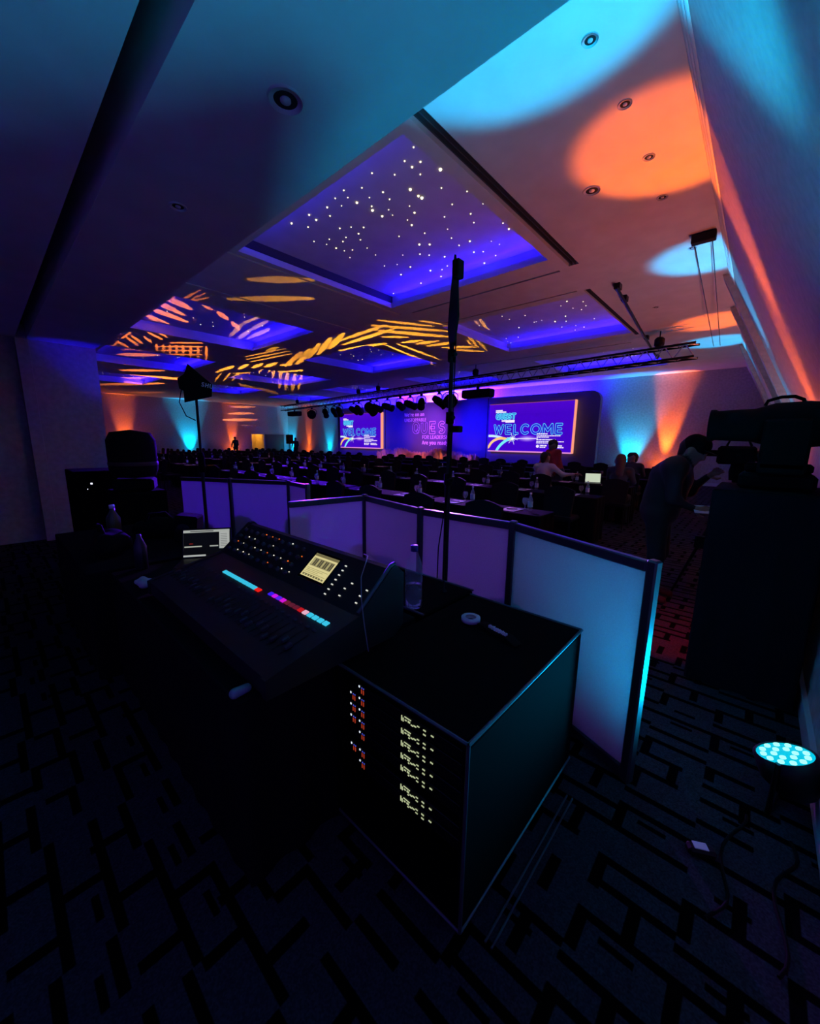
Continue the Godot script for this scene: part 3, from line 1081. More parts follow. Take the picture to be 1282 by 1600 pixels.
	for k in 4:
		st = mb()
		var xx: float = [-18.2, -16.0, -13.9, -11.9][k]
		span(st, Vector3(xx - 0.08, 3.58, -19.28), Vector3(xx + 0.08, 3.64, -19.12), 0.01)
		put("lamp_head", st, M.black_metal, bl)
	# loudspeaker on a stand in the far corner
	var sp := thing("loudspeaker", "small black loudspeaker on a thin stand in the far corner", "speaker", Vector3(-31.3, 0, -18.6))
	st = mb()
	span(st, Vector3(-0.28, 1.25, -0.2), Vector3(0.28, 2.05, 0.2), 0.03)
	put("cabinet", st, M.black, sp)
	st = mb()
	bar(st, Vector3(0, 0.05, 0), Vector3(0, 1.25, 0), 0.03)
	put("pole", st, M.black_metal, sp)
	for k in 3:
		st = mb()
		bar(st, Vector3(0, 0.5, 0), Vector3(sin(k * TAU / 3) * 0.5, 0.015, cos(k * TAU / 3) * 0.5), 0.015)
		put("leg", st, M.black_metal, sp)

# ---------------------------------------------------------------- truss
func truss() -> void:
	var A := Vector3(-27, 3.9, -15.6)
	var B := Vector3(-1.5, 3.9, -12.1)
	var d := (B - A).normalized()
	var n := d.cross(Vector3.UP).normalized()
	var t := thing("lighting_truss", "long aluminium box truss hung across the hall in front of the stage", "truss", Vector3.ZERO)
	var L := A.distance_to(B)
	for q in [[-1, -1], [-1, 1], [1, -1], [1, 1]]:
		var st := mb()
		var o: Vector3 = n * 0.16 * q[0] + Vector3(0, 0.16 * q[1], 0)
		bar(st, A + o, B + o, 0.03, 8)
		put("chord", st, M.black_metal, t)
	var bays := 58
	for face in 3:
		var br := mb()
		var step := L / bays
		var o1: Vector3 = [n * 0.16 + Vector3(0, -0.16, 0), n * -0.16 + Vector3(0, -0.16, 0), n * -0.16 + Vector3(0, 0.16, 0)][face]
		var o2: Vector3 = [n * 0.16 + Vector3(0, 0.16, 0), n * 0.16 + Vector3(0, -0.16, 0), n * 0.16 + Vector3(0, 0.16, 0)][face]
		bar(br, o1, o2 + d * step * 0.5, 0.014, 5)
		bar(br, o2 + d * step * 0.5, o1 + d * step, 0.014, 5)
		br.generate_normals()
		var bm := br.commit()
		for k in bays:
			var e := put("brace", bm, M.alu, t)
			e.position = A + d * step * k
	for u in [0.1, 0.406, 0.477, 0.726, 0.967]:
		var p := A.lerp(B, u)
		var h := thing("chain_hoist", "black chain hoist carrying the truss, " + {0.1: "above the far flat lamp", 0.406: "among the lanterns", 0.477: "beside the centre lamps", 0.726: "above the near flat lamp", 0.967: "at the aisle end"}[u], "hoist", p, 0.0, "chain hoists on the truss")
		var st := mb()
		lathe(st, [[0.0, 0.22], [0.09, 0.22], [0.12, 0.26], [0.12, 0.40], [0.07, 0.45], [0.0, 0.45]], 12)
		put("motor", st, M.black_metal, h)
		st = mb()
		bar(st, Vector3(0, 0.195, 0), Vector3(0, 0.6, 0), 0.015, 5)
		put("chain", st, M.black_metal, h)
	var us := [0.079, 0.185, 0.258, 0.301, 0.325, 0.386, 0.406, 0.45, 0.472, 0.508, 0.547, 0.576, 0.606, 0.65, 0.676, 0.732]
	var kind := [1, 2, 0, 0, 0, 0, 0, 2, 0, 0, 0, 0, 0, 0, 2, 1]
	var aims := {2: [Vector3(-24, 0.4, -18.3), BLUE, 25.0, 18.0], 5: [Vector3(-18.2, 2.0, -18.6), BLUE, 45.0, 30.0], 8: [Vector3(-15.4, 2.3, -18.6), Color(0.5, 0.06, 1.0), 40.0, 26.0], 9: [Vector3(-14.2, 2.6, -18.6), Color(0.55, 0.1, 1.0), 26.0, 20.0], 11: [Vector3(-12.0, 2.2, -18.6), BLUE, 120.0, 24.0], 13: [Vector3(-9.0, 0.6, -18.6), BLUE, 35.0, 24.0], 4: [Vector3(-21.5, 0.5, -18.6), BLUE, 40.0, 22.0], 14: [Vector3(-2.0, 0.6, -2.3), Color(0.66, 0.36, 1.0), 170.0, 9.5], 1: [Vector3(-5.0, 0.6, -2.2), Color(0.36, 0.1, 1.0), 1100.0, 7.0], 10: [Vector3(-15.3, 2.4, -18.6), Color(1.0, 0.55, 0.85), 22.0, 22.0], 12: [Vector3(-16.0, 0.7, -18.2), Color(1.0, 0.45, 0.45), 14.0, 10.0]}
	for i in us.size():
		var p := A.lerp(B, us[i]) - Vector3(0, 0.20, 0)
		var lab: String = ["black stage lantern clamped under the truss", "wide flat black lamp hung under the truss", "large black moving lamp head under the truss"][kind[i]]
		if kind[i] == 0:
			lab = "black stage lantern under the truss, %s one along from the far flat lamp" % ["", "", "second", "third", "fourth", "fifth", "sixth", "", "eighth", "ninth", "tenth", "eleventh", "twelfth", "thirteenth"][i]
		lab = {0: "wide flat black lamp under the far end of the truss", 15: "wide flat black lamp under the truss behind the tall antenna pole", 1: "large black moving lamp beside the far flat lamp", 7: "large black moving lamp among the lanterns mid truss", 14: "large black moving lamp next to the near flat lamp"}.get(i, lab)
		var f := thing("truss_lamp", lab, "stage lamp", p, 0.0, ["lanterns under the truss", "flat lamps under the truss", "moving lamps under the truss"][kind[i]])
		var st := mb()
		span(st, Vector3(-0.05, -0.12, -0.05), Vector3(0.05, 0.0, 0.05), 0.01)
		put("clamp", st, M.black_metal, f)
		var aim: Vector3 = aims[i][0] if aims.has(i) else Vector3(p.x + rng.randf_range(-2.5, 2.5), 1.0, -18.6)
		if kind[i] == 1:
			st = mb()
			span(st, Vector3(-0.62, -0.42, -0.22), Vector3(0.62, -0.12, 0.22), 0.04)
			put("housing", st, M.black, f)
			st = mb()
			span(st, Vector3(-0.55, -0.44, -0.15), Vector3(0.55, -0.42, 0.15), 0.004)
			put("louvre", st, M.black_metal, f)
			continue
		var c := Vector3(0, -0.42, 0)
		var dir := (aim - p - c).normalized()
		var fr := frame_of(dir)
		var tr := Transform3D(Basis(fr.x, fr.z, fr.y), c)
		var r := 0.17 if kind[i] == 0 else 0.27
		st = mb()
		lathe(st, [[0.0, -0.34], [r * 0.7, -0.32], [r, -0.1], [r * 0.95, 0.2], [r * 1.08, 0.34], [r * 1.0, 0.34], [r * 0.8, 0.28]], 14, tr)
		put("lamp_body", st, M.black, f)
		st = mb()
		lathe(st, [[0.0, 0.27], [r * 0.8, 0.27]], 14, tr)
		put("lens", st, M.dark_gloss, f)
		st = mb()
		var s := fr.x * (r + 0.03)
		tube(st, [c + s, c + s + Vector3(0, 0.22, 0), Vector3(0, -0.1, 0) + s * 0.6, Vector3(0, -0.1, 0) - s * 0.6, c - s + Vector3(0, 0.22, 0), c - s], 0.022, 6)
		put("yoke", st, M.black_metal, f)
		if aims.has(i):
			spot(f, c + dir * 0.37, c + dir * 2.0, aims[i][1], aims[i][2], aims[i][3], 1.0, 0.05)

# ---------------------------------------------------------------- pattern projectors
func gobos() -> void:
	var mid := [Vector3(-9.3, 0.62, -8.95), Vector3(-16.2, 0.62, -9.0), Vector3(-12.9, 0.62, -4.9), Vector3(-22.4, 0.62, -6.9), Vector3(-28.2, 0.62, -12.0)]
	var lists := [[], [], [], [], STROKES_W]
	for q in STROKES_B:
		lists[0 if (q[0] + q[2]) * 0.5 > -12.6 else 1].append(q)
	for q in STROKES_A:
		lists[2 if (q[0] + q[2]) * 0.5 > -17.5 else 3].append(q)
	var power := [3.0, 4.0, 2.8, 4.5, 8.0]
	var col := [Color(1.0, 0.66, 0.16), Color(1.0, 0.62, 0.18), Color(1.0, 0.5, 0.2), Color(1.0, 0.5, 0.2), Color(1.0, 0.55, 0.3)]
	for g in 5:
		var S: Vector3 = mid[g]
		var t := thing("pattern_projector", ["pattern projector on the floor between the front rows, throwing chevrons on the ceiling", "pattern projector on the floor throwing leaf stripes over the middle coffers", "pattern projector on the floor throwing a leaf near the low ceiling edge", "pattern projector on the floor throwing bars towards the left wall", "pattern projector on the floor throwing a stack of ovals up the left wall"][g], "projector", Vector3(S.x, 0, S.z), 0.0, "pattern projectors")
		var gap := 0.15
		var drop := H - S.y
		var half := 0.0
		for q in lists[g]:
			for e in [[q[0], q[1]], [q[2], q[3]]]:
				half = maxf(half, maxf(absf(e[0] - S.x), absf(e[1] - S.z)))
		half = minf(half + 0.4, 9.0)
		var hw := half * gap / drop
		# the cut metal plate: rows of strips left standing between the openings
		var n := int(half * 2.0 / 0.032)
		var cell := 2.0 * half / n
		var st := mb()
		flat(st)
		var sc := gap / drop
		for j in n:
			var z := -half + (j + 0.5) * cell
			var open := PackedByteArray()
			open.resize(n)
			for q in lists[g]:
				var a := Vector2(q[0] - S.x, q[1] - S.z)
				var b := Vector2(q[2] - S.x, q[3] - S.z)
				var w: float = minf(q[4], 0.5) * 0.85
				if z < minf(a.y, b.y) - w or z > maxf(a.y, b.y) + w:
					continue
				var ab := b - a
				var l2 := maxf(ab.length_squared(), 1e-6)
				var i0 := clampi(int((minf(a.x, b.x) - w + half) / cell), 0, n - 1)
				var i1 := clampi(int((maxf(a.x, b.x) + w + half) / cell) + 1, 0, n - 1)
				for i in range(i0, i1 + 1):
					var p := Vector2(-half + (i + 0.5) * cell, z) - a
					var u := clampf(p.dot(ab) / l2, 0.0, 1.0)
					if (p - ab * u).length() < w * (0.45 + 0.55 * sin(PI * clampf(u, 0.04, 0.96))):
						open[i] = 1
			var run := -1
			for i in n + 1:
				var shut := i < n and open[i] == 0
				if shut and run < 0:
					run = i
				elif not shut and run >= 0:
					var x0 := (-half + run * cell) * sc
					var x1 := (-half + i * cell) * sc
					var z0 := (z - cell * 0.5) * sc
					var z1 := (z + cell * 0.5) * sc
					poly(st, [Vector3(x0, S.y + gap, z0), Vector3(x1, S.y + gap, z0), Vector3(x1, S.y + gap, z1), Vector3(x0, S.y + gap, z1)], Vector3.UP)
					run = -1
		put("gobo_plate", st, M.black, t)
		st = mb()
		for q in [[-1, 0], [1, 0], [0, -1], [0, 1]]:
			var c := Vector3(q[0] * (hw + 0.01), S.y + gap * 0.5 - 0.03, q[1] * (hw + 0.01))
			box(st, c, Vector3(0.02 if q[0] else 2 * hw + 0.04, gap + 0.07, 0.02 if q[1] else 2 * hw + 0.04))
		box(st, Vector3(0, S.y - 0.08, 0), Vector3(2 * hw + 0.04, 0.06, 2 * hw + 0.04), 0.01)
		put("lamp_house", st, M.black, t)
		st = mb()
		lathe(st, [[0.0, -0.0006], [0.0006, 0.0], [0.0, 0.0006]], 4, Transform3D(Basis(), Vector3(0, S.y, 0)))
		put("arc_lamp", st, emat(col[g], 3.4e7 * power[g]), t)
		spot(t, Vector3(0, S.y + 0.0, 0), Vector3(0, S.y + 1, 0), col[g], 0.12 * power[g], 60.0, 0.3, 0.0)
		st = mb()
		span(st, Vector3(-0.16, 0.0, -0.16), Vector3(0.16, S.y - 0.1, 0.16), 0.02)
		put("base", st, M.black, t)

# ---------------------------------------------------------------- rows of tables
func seating() -> void:
	# prototypes
	var tb := thing("conference_table", "narrow conference table with black floor length cloth facing the stage", "table", Vector3(0, -30, 0), 0.0, "rows of black clothed conference tables")
	var st := mb()
	span(st, Vector3(-0.91, 0.725, -0.23), Vector3(0.91, 0.75, 0.23), 0.008)
	put("tabletop", st, M.black_cloth, tb)
	st = mb()
	soft(st, 0)
	var ring := []
	for k in 120:
		var u := k / 120.0 * 4.56
		var p: Vector2
		if u < 1.82: p = Vector2(-0.91 + u, 0.23)
		elif u < 2.28: p = Vector2(0.91, 0.23 - (u - 1.82))
		elif u < 4.10: p = Vector2(0.91 - (u - 2.28), -0.23)
		else: p = Vector2(-0.91, -0.23 + (u - 4.10))
		ring.append(p)
	for k in 120:
		var a: Vector2 = ring[k]
		var b: Vector2 = ring[(k + 1) % 120]
		var fa := 1.0 + 0.02 * sin(k * 1.3)
		var fb := 1.0 + 0.02 * sin(((k + 1) % 120) * 1.3)
		poly(st, [Vector3(a.x, 0.735, a.y), Vector3(b.x, 0.735, b.y), Vector3(b.x * fb, 0.01, b.y * fb), Vector3(a.x * fa, 0.01, a.y * fa)], Vector3(a.x * 0.3, 0, a.y))
	put("cloth_skirt", st, M.black_cloth, tb)
	var ch := thing("banquet_chair", "dark upholstered banquet chair with a rounded back drawn up to a table", "chair", Vector3(0, -30, 0), 0.0, "banquet chairs behind the tables")
	st = mb()
	span(st, Vector3(-0.22, 0.40, -0.23), Vector3(0.22, 0.48, 0.21), 0.03)
	put("seat", st, M.chair_cloth, ch)
	st = mb()
	var ol := [Vector2(-0.21, 0.0), Vector2(0.21, 0.0), Vector2(0.23, 0.34)]
	for k in 9:
		ol.append(Vector2(0.23 - k * 0.0575, 0.38 + 0.075 * sin(PI * (k + 0.6) / 9.2)))
	ol.append(Vector2(-0.23, 0.34))
	prism(st, ol, 0.05, Transform3D(Basis(Vector3.RIGHT, -0.12), Vector3(0, 0.50, 0.19)))
	put("backrest", st, M.chair_cloth, ch)
	for q in [[-1, -1], [-1, 1], [1, -1], [1, 1]]:
		st = mb()
		bar(st, Vector3(q[0] * 0.19, 0.41, q[1] * 0.18), Vector3(q[0] * 0.2, 0.0, q[1] * 0.21), 0.013)
		put("leg", st, M.black_metal, ch)
	var gl := thing("goblet", "clear stemmed goblet set on the black cloth", "glass", Vector3(0, -30, 0), 0.0, "goblets on the tables")
	st = mb()
	lathe(st, [[0.032, 0.0], [0.03, 0.004], [0.005, 0.012], [0.005, 0.05], [0.025, 0.065], [0.04, 0.095], [0.039, 0.125], [0.032, 0.15]], 14)
	put("bowl", st, M.glass, gl)
	var bo := thing("water_bottle", "small water bottle with pale label set on a conference table", "bottle", Vector3(0, -30, 0), 0.0, "small water bottles on the tables")
	st = mb()
	lathe(st, [[0.0, 0.0], [0.03, 0.0], [0.032, 0.01], [0.032, 0.14], [0.013, 0.19], [0.012, 0.215], [0.0, 0.215]], 12)
	put("bottle_body", st, M.glass, bo)
	st = mb()
	lathe(st, [[0.0328, 0.05], [0.0328, 0.12]], 12)
	put("paper_label", st, M.label, bo)
	st = mb()
	lathe(st, [[0.014, 0.212], [0.014, 0.232], [0.0, 0.234]], 10)
	put("bottle_cap", st, M.white, bo)
	var np := thing("note_pad", "white printed note pad laid square on the black tablecloth", "notepad", Vector3(0, -30, 0), 0.0, "note pads on the tables")
	st = mb()
	span(st, Vector3(-0.105, 0, -0.14), Vector3(0.105, 0.006, 0.14), 0.001)
	put("pad", st, M.paper, np)
	st = mb()
	bar(st, Vector3(-0.05, 0.011, 0.03), Vector3(0.06, 0.011, -0.05), 0.005)
	put("pen", st, M.black, np)
	var used := {}
	var place := func(o: Node3D, at: Vector3, turn: float, label: String) -> void:
		if used.has(o):
			copy(o, at, turn, label)
		else:
			used[o] = true
			o.position = at
			o.rotation.y = turn
			o.set_meta("label", label)
	var nth := ["first", "second", "third", "fourth", "fifth", "sixth", "seventh", "eighth", "ninth", "tenth", "eleventh", "twelfth", "thirteenth", "fourteenth", "fifteenth", "sixteenth", "seventeenth", "eighteenth", "nineteenth", "twentieth", "twenty-first", "twenty-second", "twenty-third", "twenty-fourth", "twenty-fifth", "twenty-sixth", "twenty-seventh", "twenty-eighth"]
	for q in [[Vector3(-3.45, 0, -8.22), "dark chair with rounded back under the man in the pale shirt"], [Vector3(-1.98, 0, -8.22), "dark chair with rounded back under the long haired woman"], [Vector3(-2.25, 0, -10.40), "dark chair with rounded back under the person beyond the long haired woman"], [Vector3(-3.25, 0, -10.48), "empty dark chair beside the person beyond the long haired woman"]]:
		place.call(ch, q[0], 0.0, q[1])
	for r in 6:
		var z := -4.55 - 2.15 * r
		for i in 14:
			var x := -2.75 - 1.9 * i - (1.5 if i > 6 else 0.0)
			if r == 5 and x > -24 and x < -6:
				pass
			var skip := false
			for q in [Vector2(-9.3, -8.95), Vector2(-16.2, -9.0), Vector2(-12.9, -4.9), Vector2(-22.4, -6.9), Vector2(-28.2, -12.0)]:
				if absf(x - q.x) < 1.2 and absf(z - q.y) < 0.75:
					skip = true
			if skip:
				continue
			var row: String = nth[r] + " row from the white partition"
			place.call(tb, Vector3(x, 0, z), 0.0, "black clothed conference table, %s, %s table from the side aisle" % [row, nth[i]])
			for s in [-0.45, 0.45]:
				var seat: String = "%s, %s seat from the side aisle" % [row, nth[i * 2 + (1 if s < 0 else 0)]]
				var cx: float = x + s + rng.randf_range(-0.06, 0.06)
				var block := false
				for q in [Vector2(-9.3, -8.95), Vector2(-16.2, -9.0), Vector2(-12.9, -4.9), Vector2(-22.4, -6.9), Vector2(-28.2, -12.0)]:
					if absf(cx - q.x) < 0.75 and absf(z + 0.6 - q.y) < 0.8:
						block = true
				if not block and not (i == 0 and r in [2, 3]):
					place.call(ch, Vector3(cx, 0, z + 0.52 + rng.randf_range(-0.03, 0.12)), rng.randf_range(-0.14, 0.14), "dark rounded banquet chair, " + seat)
				var near := r < 3 and i < 8
				if near:
					place.call(np, Vector3(x + s, 0.752, z + 0.04), rng.randf_range(-0.08, 0.08), "white note pad, " + seat)
					place.call(bo, Vector3(x + s + 0.2, 0.751, z - 0.1 + rng.randf_range(-0.03, 0.03)), 0.0, "small water bottle, " + seat)
				if near or (s < 0 and r < 5):
					place.call(gl, Vector3(x + s + 0.1, 0.751, z - 0.12 + rng.randf_range(-0.04, 0.04)), 0.0, "clear stemmed goblet, " + seat)

# ---------------------------------------------------------------- white partition panels round the desk
func partitions() -> void:
	var runs := [
		[Vector2(-0.28, -1.90), Vector2(-1.12, -2.24), "white partition panel at the open end beside the cyan uplight"],
		[Vector2(-1.12, -2.24), Vector2(-1.87, -2.20), "white partition panel right behind the tall antenna pole"],
		[Vector2(-1.87, -2.20), Vector2(-2.70, -2.36), "white partition panel behind the large water bottle"],
		[Vector2(-2.70, -2.36), Vector2(-2.83, -1.62), "white partition panel turned in behind the mixing console"],
		[Vector2(-3.80, -2.46), Vector2(-4.27, -2.50), "narrow blue lit partition panel at the gap beside the tables"],
		[Vector2(-4.27, -2.50), Vector2(-5.0, -2.10), "blue lit partition panel just right of the short antenna stand"],
		[Vector2(-5.0, -2.10), Vector2(-5.67, -1.72), "blue lit end partition panel behind the short antenna stand"]]
	for q in runs:
		var a := Vector3(q[0].x, 0, q[0].y)
		var b := Vector3(q[1].x, 0, q[1].y)
		var d := (b - a).normalized()
		var n := d.cross(Vector3.UP)
		var L := a.distance_to(b)
		var t := thing("partition_panel", q[2], "partition", a, 0.0, "white partition panels round the sound desk")
		var tr := Transform3D(Basis(d, Vector3.UP, n), Vector3.ZERO)
		var st := mb()
		box(st, Vector3(L * 0.5, 0.55, 0), Vector3(L - 0.06, 1.02, 0.012), 0.0, tr)
		put("board", st, M.board, t)
		for y in [0.045, 1.075]:
			st = mb()
			box(st, Vector3(L * 0.5, y, 0), Vector3(L - 0.05, 0.05, 0.04), 0.006, tr)
			put("rail", st, M.alu_dark, t)
		st = mb()
		box(st, Vector3(0.0, 0.555, 0), Vector3(0.048, 1.11, 0.048), 0.008, tr)
		put("post", st, M.alu_dark, t)
		if q[1].x == -2.83 or q[1].x == -5.67 or q[1].x == -4.27 and false:
			st = mb()
			box(st, Vector3(L, 0.555, 0), Vector3(0.048, 1.11, 0.048), 0.008, tr)
			put("post", st, M.alu_dark, t)

# ---------------------------------------------------------------- mixing desk
func desk_table(called: String, label: String, a: Vector3, b: Vector3) -> Node3D:
	var c := (a + b) * 0.5
	var t := thing(called, label, "table", Vector3(c.x, 0, c.z))
	var w := b.x - a.x
	var d := b.z - a.z
	var st := mb()
	box(st, Vector3(0, a.y - 0.015, 0), Vector3(w, 0.03, d), 0.006)
	put("tabletop", st, M.black_cloth, t)
	st = mb()
	soft(st, 0)
	var n := 160
	var ring := []
	var per := 2.0 * (w + d)
	for k in n:
		var u := per * k / n
		var p: Vector2
		if u < w: p = Vector2(-w * 0.5 + u, d * 0.5)
		elif u < w + d: p = Vector2(w * 0.5, d * 0.5 - (u - w))
		elif u < 2 * w + d: p = Vector2(w * 0.5 - (u - w - d), -d * 0.5)
		else: p = Vector2(-w * 0.5, -d * 0.5 + (u - 2 * w - d))
		ring.append(p)
	for k in n:
		var p0: Vector2 = ring[k]
		var p1: Vector2 = ring[(k + 1) % n]
		var f0 := 1.0 + 0.012 * sin(k * 1.17)
		var f1 := 1.0 + 0.012 * sin(((k + 1) % n) * 1.17)
		poly(st, [Vector3(p0.x, a.y - 0.012, p0.y), Vector3(p1.x, a.y - 0.012, p1.y), Vector3(p1.x * f1, 0.008, p1.y * f1), Vector3(p0.x * f0, 0.008, p0.y * f0)], Vector3(p0.x, 0, p0.y))
	put("cloth_skirt", st, M.black_cloth, t)
	return t

func sound_desk() -> void:
	desk_table("desk_table", "black clothed table carrying the mixing console", Vector3(-2.98, 0.75, -1.34), Vector3(-1.16, 0.75, -0.46))
	var X0 := -2.40
	var X1 := -1.09
	var t := thing("mixing_console", "large black digital mixing console with a lit touch screen", "mixing console", Vector3(0, 0, 0))
	var st := mb()
	var prof := [Vector2(0.53, 0.76), Vector2(0.53, 0.83), Vector2(0.57, 0.84), Vector2(0.92, 0.915), Vector2(1.10, 1.066), Vector2(1.125, 1.07), Vector2(1.17, 1.03), Vector2(1.17, 0.80), Vector2(1.12, 0.76)]
	var bx := Basis(Vector3(0, 0, -1), Vector3(0, 1, 0), Vector3(1, 0, 0))
	prism(st, prof, X1 - X0 - 0.06, Transform3D(bx, Vector3(X0 + 0.03, 0, 0)))
	put("console_body", st, M.console, t)
	for x in [X0, X1 - 0.03]:
		st = mb()
		var pr := []
		for p in prof:
			pr.append(Vector2((p.x - 0.9) * 1.02 + 0.9, (p.y - 0.78) * 1.03 + 0.78))
		prism(st, pr, 0.03, Transform3D(bx, Vector3(x, 0, 0)))
		put("side_cheek", st, M.cheek, t)
	st = mb()
	tube(st, [Vector3(X1 - 0.012, 0.928, -0.925), Vector3(X1 - 0.012, 1.082, -1.107), Vector3(X1 - 0.012, 1.086, -1.13)], 0.009, 6)
	put("edge_trim", st, M.edge, t)
	var sd := Vector3(0, 0.075, -0.35)
	var sn := sd.cross(Vector3.RIGHT).normalized() * -1.0
	if sn.y < 0: sn = -sn
	var surf := func(x: float, s: float) -> Vector3: return Vector3(x, 0.84, -0.57) + sd * s
	var pd := Vector3(0, 0.151, -0.18)
	var pn := pd.cross(Vector3.RIGHT).normalized()
	if pn.z < 0: pn = -pn
	var pan := func(x: float, s: float) -> Vector3: return Vector3(x, 0.915, -0.92) + pd * s
	var sb := Basis(Vector3.RIGHT, sn, Vector3.RIGHT.cross(sn))
	var pb := Basis(Vector3.RIGHT, pn, Vector3.RIGHT.cross(pn))
	# coloured name strips
	var c8 := Color(0.25, 0.85, 1.0)
	var cols := [c8, c8, c8, c8, c8, c8, c8, c8, Color(1, 0.12, 0.08)]
	for i in 9:
		st = mb()
		box(st, Vector3(0, 0.003, 0), Vector3(0.038, 0.006, 0.022), 0.001, Transform3D(sb, surf.call(-2.06 + i * 0.0455, 0.68)))
		put("strip_display", st, emat(cols[i], 0.75), t)
	var cols2 := [Color(0.25, 0.12, 1), Color(0.85, 0.1, 1), Color(0.35, 0.15, 1), Color(0.9, 0.1, 0.9), Color(0.45, 0.12, 0.2), Color(0.4, 0.12, 0.2), Color(0.42, 0.1, 0.18), Color(0.8, 0.1, 0.12), Color(1, 0.75, 0.85), c8, c8, c8, c8]
	for i in 13:
		st = mb()
		box(st, Vector3(0, 0.003, 0), Vector3(0.026, 0.006, 0.022), 0.001, Transform3D(sb, surf.call(-1.60 + i * 0.0355, 0.72)))
		put("strip_display", st, emat(cols2[i], 0.8), t)
	# faders in their slots
	for i in 26:
		var x := -2.33 + i * 0.046 + (0.05 if i > 9 else 0.0)
		if x > -1.14:
			continue
		st = mb()
		box(st, Vector3(0, 0.001, 0), Vector3(0.006, 0.002, 0.13), 0.0, Transform3D(sb, surf.call(x, 0.32)))
		put("fader_slot", st, M.dark_gap, t)
		st = mb()
		box(st, Vector3(0, 0.008, 0), Vector3(0.016, 0.016, 0.030), 0.003, Transform3D(sb, surf.call(x, 0.25 + 0.05 * sin(i * 1.7))))
		put("fader_knob", st, M.knob, t)
		st = mb()
		box(st, Vector3(0, 0.003, 0), Vector3(0.02, 0.006, 0.012), 0.002, Transform3D(sb, surf.call(x, 0.57)))
		put("button", st, M.knob, t)
	# upper panel: knobs with small lamps, screen, key column
	for j in 4:
		for i in 10:
			var x := -2.34 + i * 0.072
			var q: Vector3 = pan.call(x, 0.18 + j * 0.21)
			st = mb()
			lathe(st, [[0.011, 0.0], [0.010, 0.014], [0.0, 0.015]], 10, Transform3D(pb, q))
			put("rotary_knob", st, M.knob, t)
			if rng.randf() < 0.62:
				st = mb()
				lathe(st, [[0.0035, 0.0], [0.003, 0.003], [0.0, 0.004]], 6, Transform3D(pb, q + Vector3(0.018, 0, 0) + pd * 0.05))
				put("indicator_light", st, emat([Color(1, 0.95, 0.85), Color(1, 0.95, 0.85), Color(1, 0.45, 0.15)][rng.randi() % 3], 0.7 + rng.randf()), t)
	for j in 7:
		st = mb()
		box(st, Vector3(0, 0.002, 0), Vector3(0.011, 0.004, 0.005), 0.0, Transform3D(pb, pan.call(-1.345, 0.12 + j * 0.11)))
		put("indicator_light", st, emat(Color(0.95, 0.95, 0.9), 0.8), t)
	for q in [[-1.26, 0.2], [-1.26, 0.36], [-1.24, 0.5], [-1.15, 0.2], [-1.155, 0.34], [-1.14, 0.48]]:
		st = mb()
		box(st, Vector3(0, 0.002, 0), Vector3(0.010, 0.004, 0.005), 0.0, Transform3D(pb, pan.call(q[0], q[1])))
		put("indicator_light", st, emat(Color(0.95, 0.95, 0.9), 0.8), t)
	var im := Image.create_empty(96, 64, false, Image.FORMAT_RGB8)
	im.fill(Color8(226, 214, 150))
	im.fill_rect(Rect2i(0, 0, 96, 7), Color8(120, 112, 74))
	im.fill_rect(Rect2i(6, 12, 84, 22), Color8(140, 132, 92))
	for k in 12:
		im.fill_rect(Rect2i(8 + k * 7, 14, 4, 18), Color8(70, 66, 48) if k % 3 else Color8(190, 180, 120))
	for k in 5:
		im.fill_rect(Rect2i(6, 40 + k * 4, 84 - (k % 3) * 16, 1), Color8(150, 140, 90))
	for k in 8:
		im.fill_rect(Rect2i(5 + k * 11, 57, 8, 4), Color8(110, 104, 70))
	st = mb()
	flat(st)
	var o := -0.095
	var pv := [pan.call(-1.585, 0.28), pan.call(-1.40, 0.28), pan.call(-1.40, 0.84), pan.call(-1.585, 0.84)]
	for k in 4:
		pv[k] += pn * 0.004
	poly(st, pv, pn, [Vector2(0, 1), Vector2(1, 1), Vector2(1, 0), Vector2(0, 0)])
	var sm := StandardMaterial3D.new()
	sm.albedo_color = Color(0.02, 0.02, 0.02)
	sm.emission_enabled = true
	sm.emission = Color.WHITE
	sm.emission_operator = BaseMaterial3D.EMISSION_OP_MULTIPLY
	sm.emission_texture = ImageTexture.create_from_image(im)
	sm.emission_energy_multiplier = 0.9
	put("touch_screen", st, sm, t)
	st = mb()
	box(st, Vector3(0, 0.0, 0), Vector3(0.21, 0.006, 0.16), 0.002, Transform3D(pb, pan.call(-1.4925, 0.56)))
	put("screen_bezel", st, M.dark_gloss, t)
	# thin grey lead over the edge of the console
	var cb := put("thin_cable", mb(), M.white)
	st = mb()
	tube(st, [Vector3(-1.30, 1.085, -1.13), Vector3(-1.24, 1.095, -1.10), Vector3(-1.17, 1.04, -1.00), Vector3(-1.10, 0.985, -0.94), Vector3(-1.07, 0.88, -0.93), Vector3(-1.07, 0.765, -0.95)], 0.0022, 5)
	st.generate_normals()
	cb.mesh = st.commit()
	cb.material_override = mat(Color(0.5, 0.5, 0.52), 0.6)
	tag(cb, "thin pale cable trailing over the right end of the console", "cable")
	# laptop
	var lp := thing("laptop", "open laptop with a lit window beside the console", "laptop", Vector3(-2.74, 0.752, -0.93), deg_to_rad(58.0))
	st = mb()
	span(st, Vector3(-0.16, 0, -0.11), Vector3(0.16, 0.016, 0.11), 0.005)
	put("keyboard_base", st, M.black_metal, lp)
	var lb := Basis(Vector3.RIGHT, deg_to_rad(-18.0))
	st = mb()
	box(st, Vector3(0, 0.105, -0.006), Vector3(0.32, 0.21, 0.008), 0.003, Transform3D(lb, Vector3(0, 0.014, -0.11)))
	put("lid", st, M.black_metal, lp)
	im = Image.create_empty(96, 60, false, Image.FORMAT_RGB8)
	im.fill(Color8(10, 10, 14))
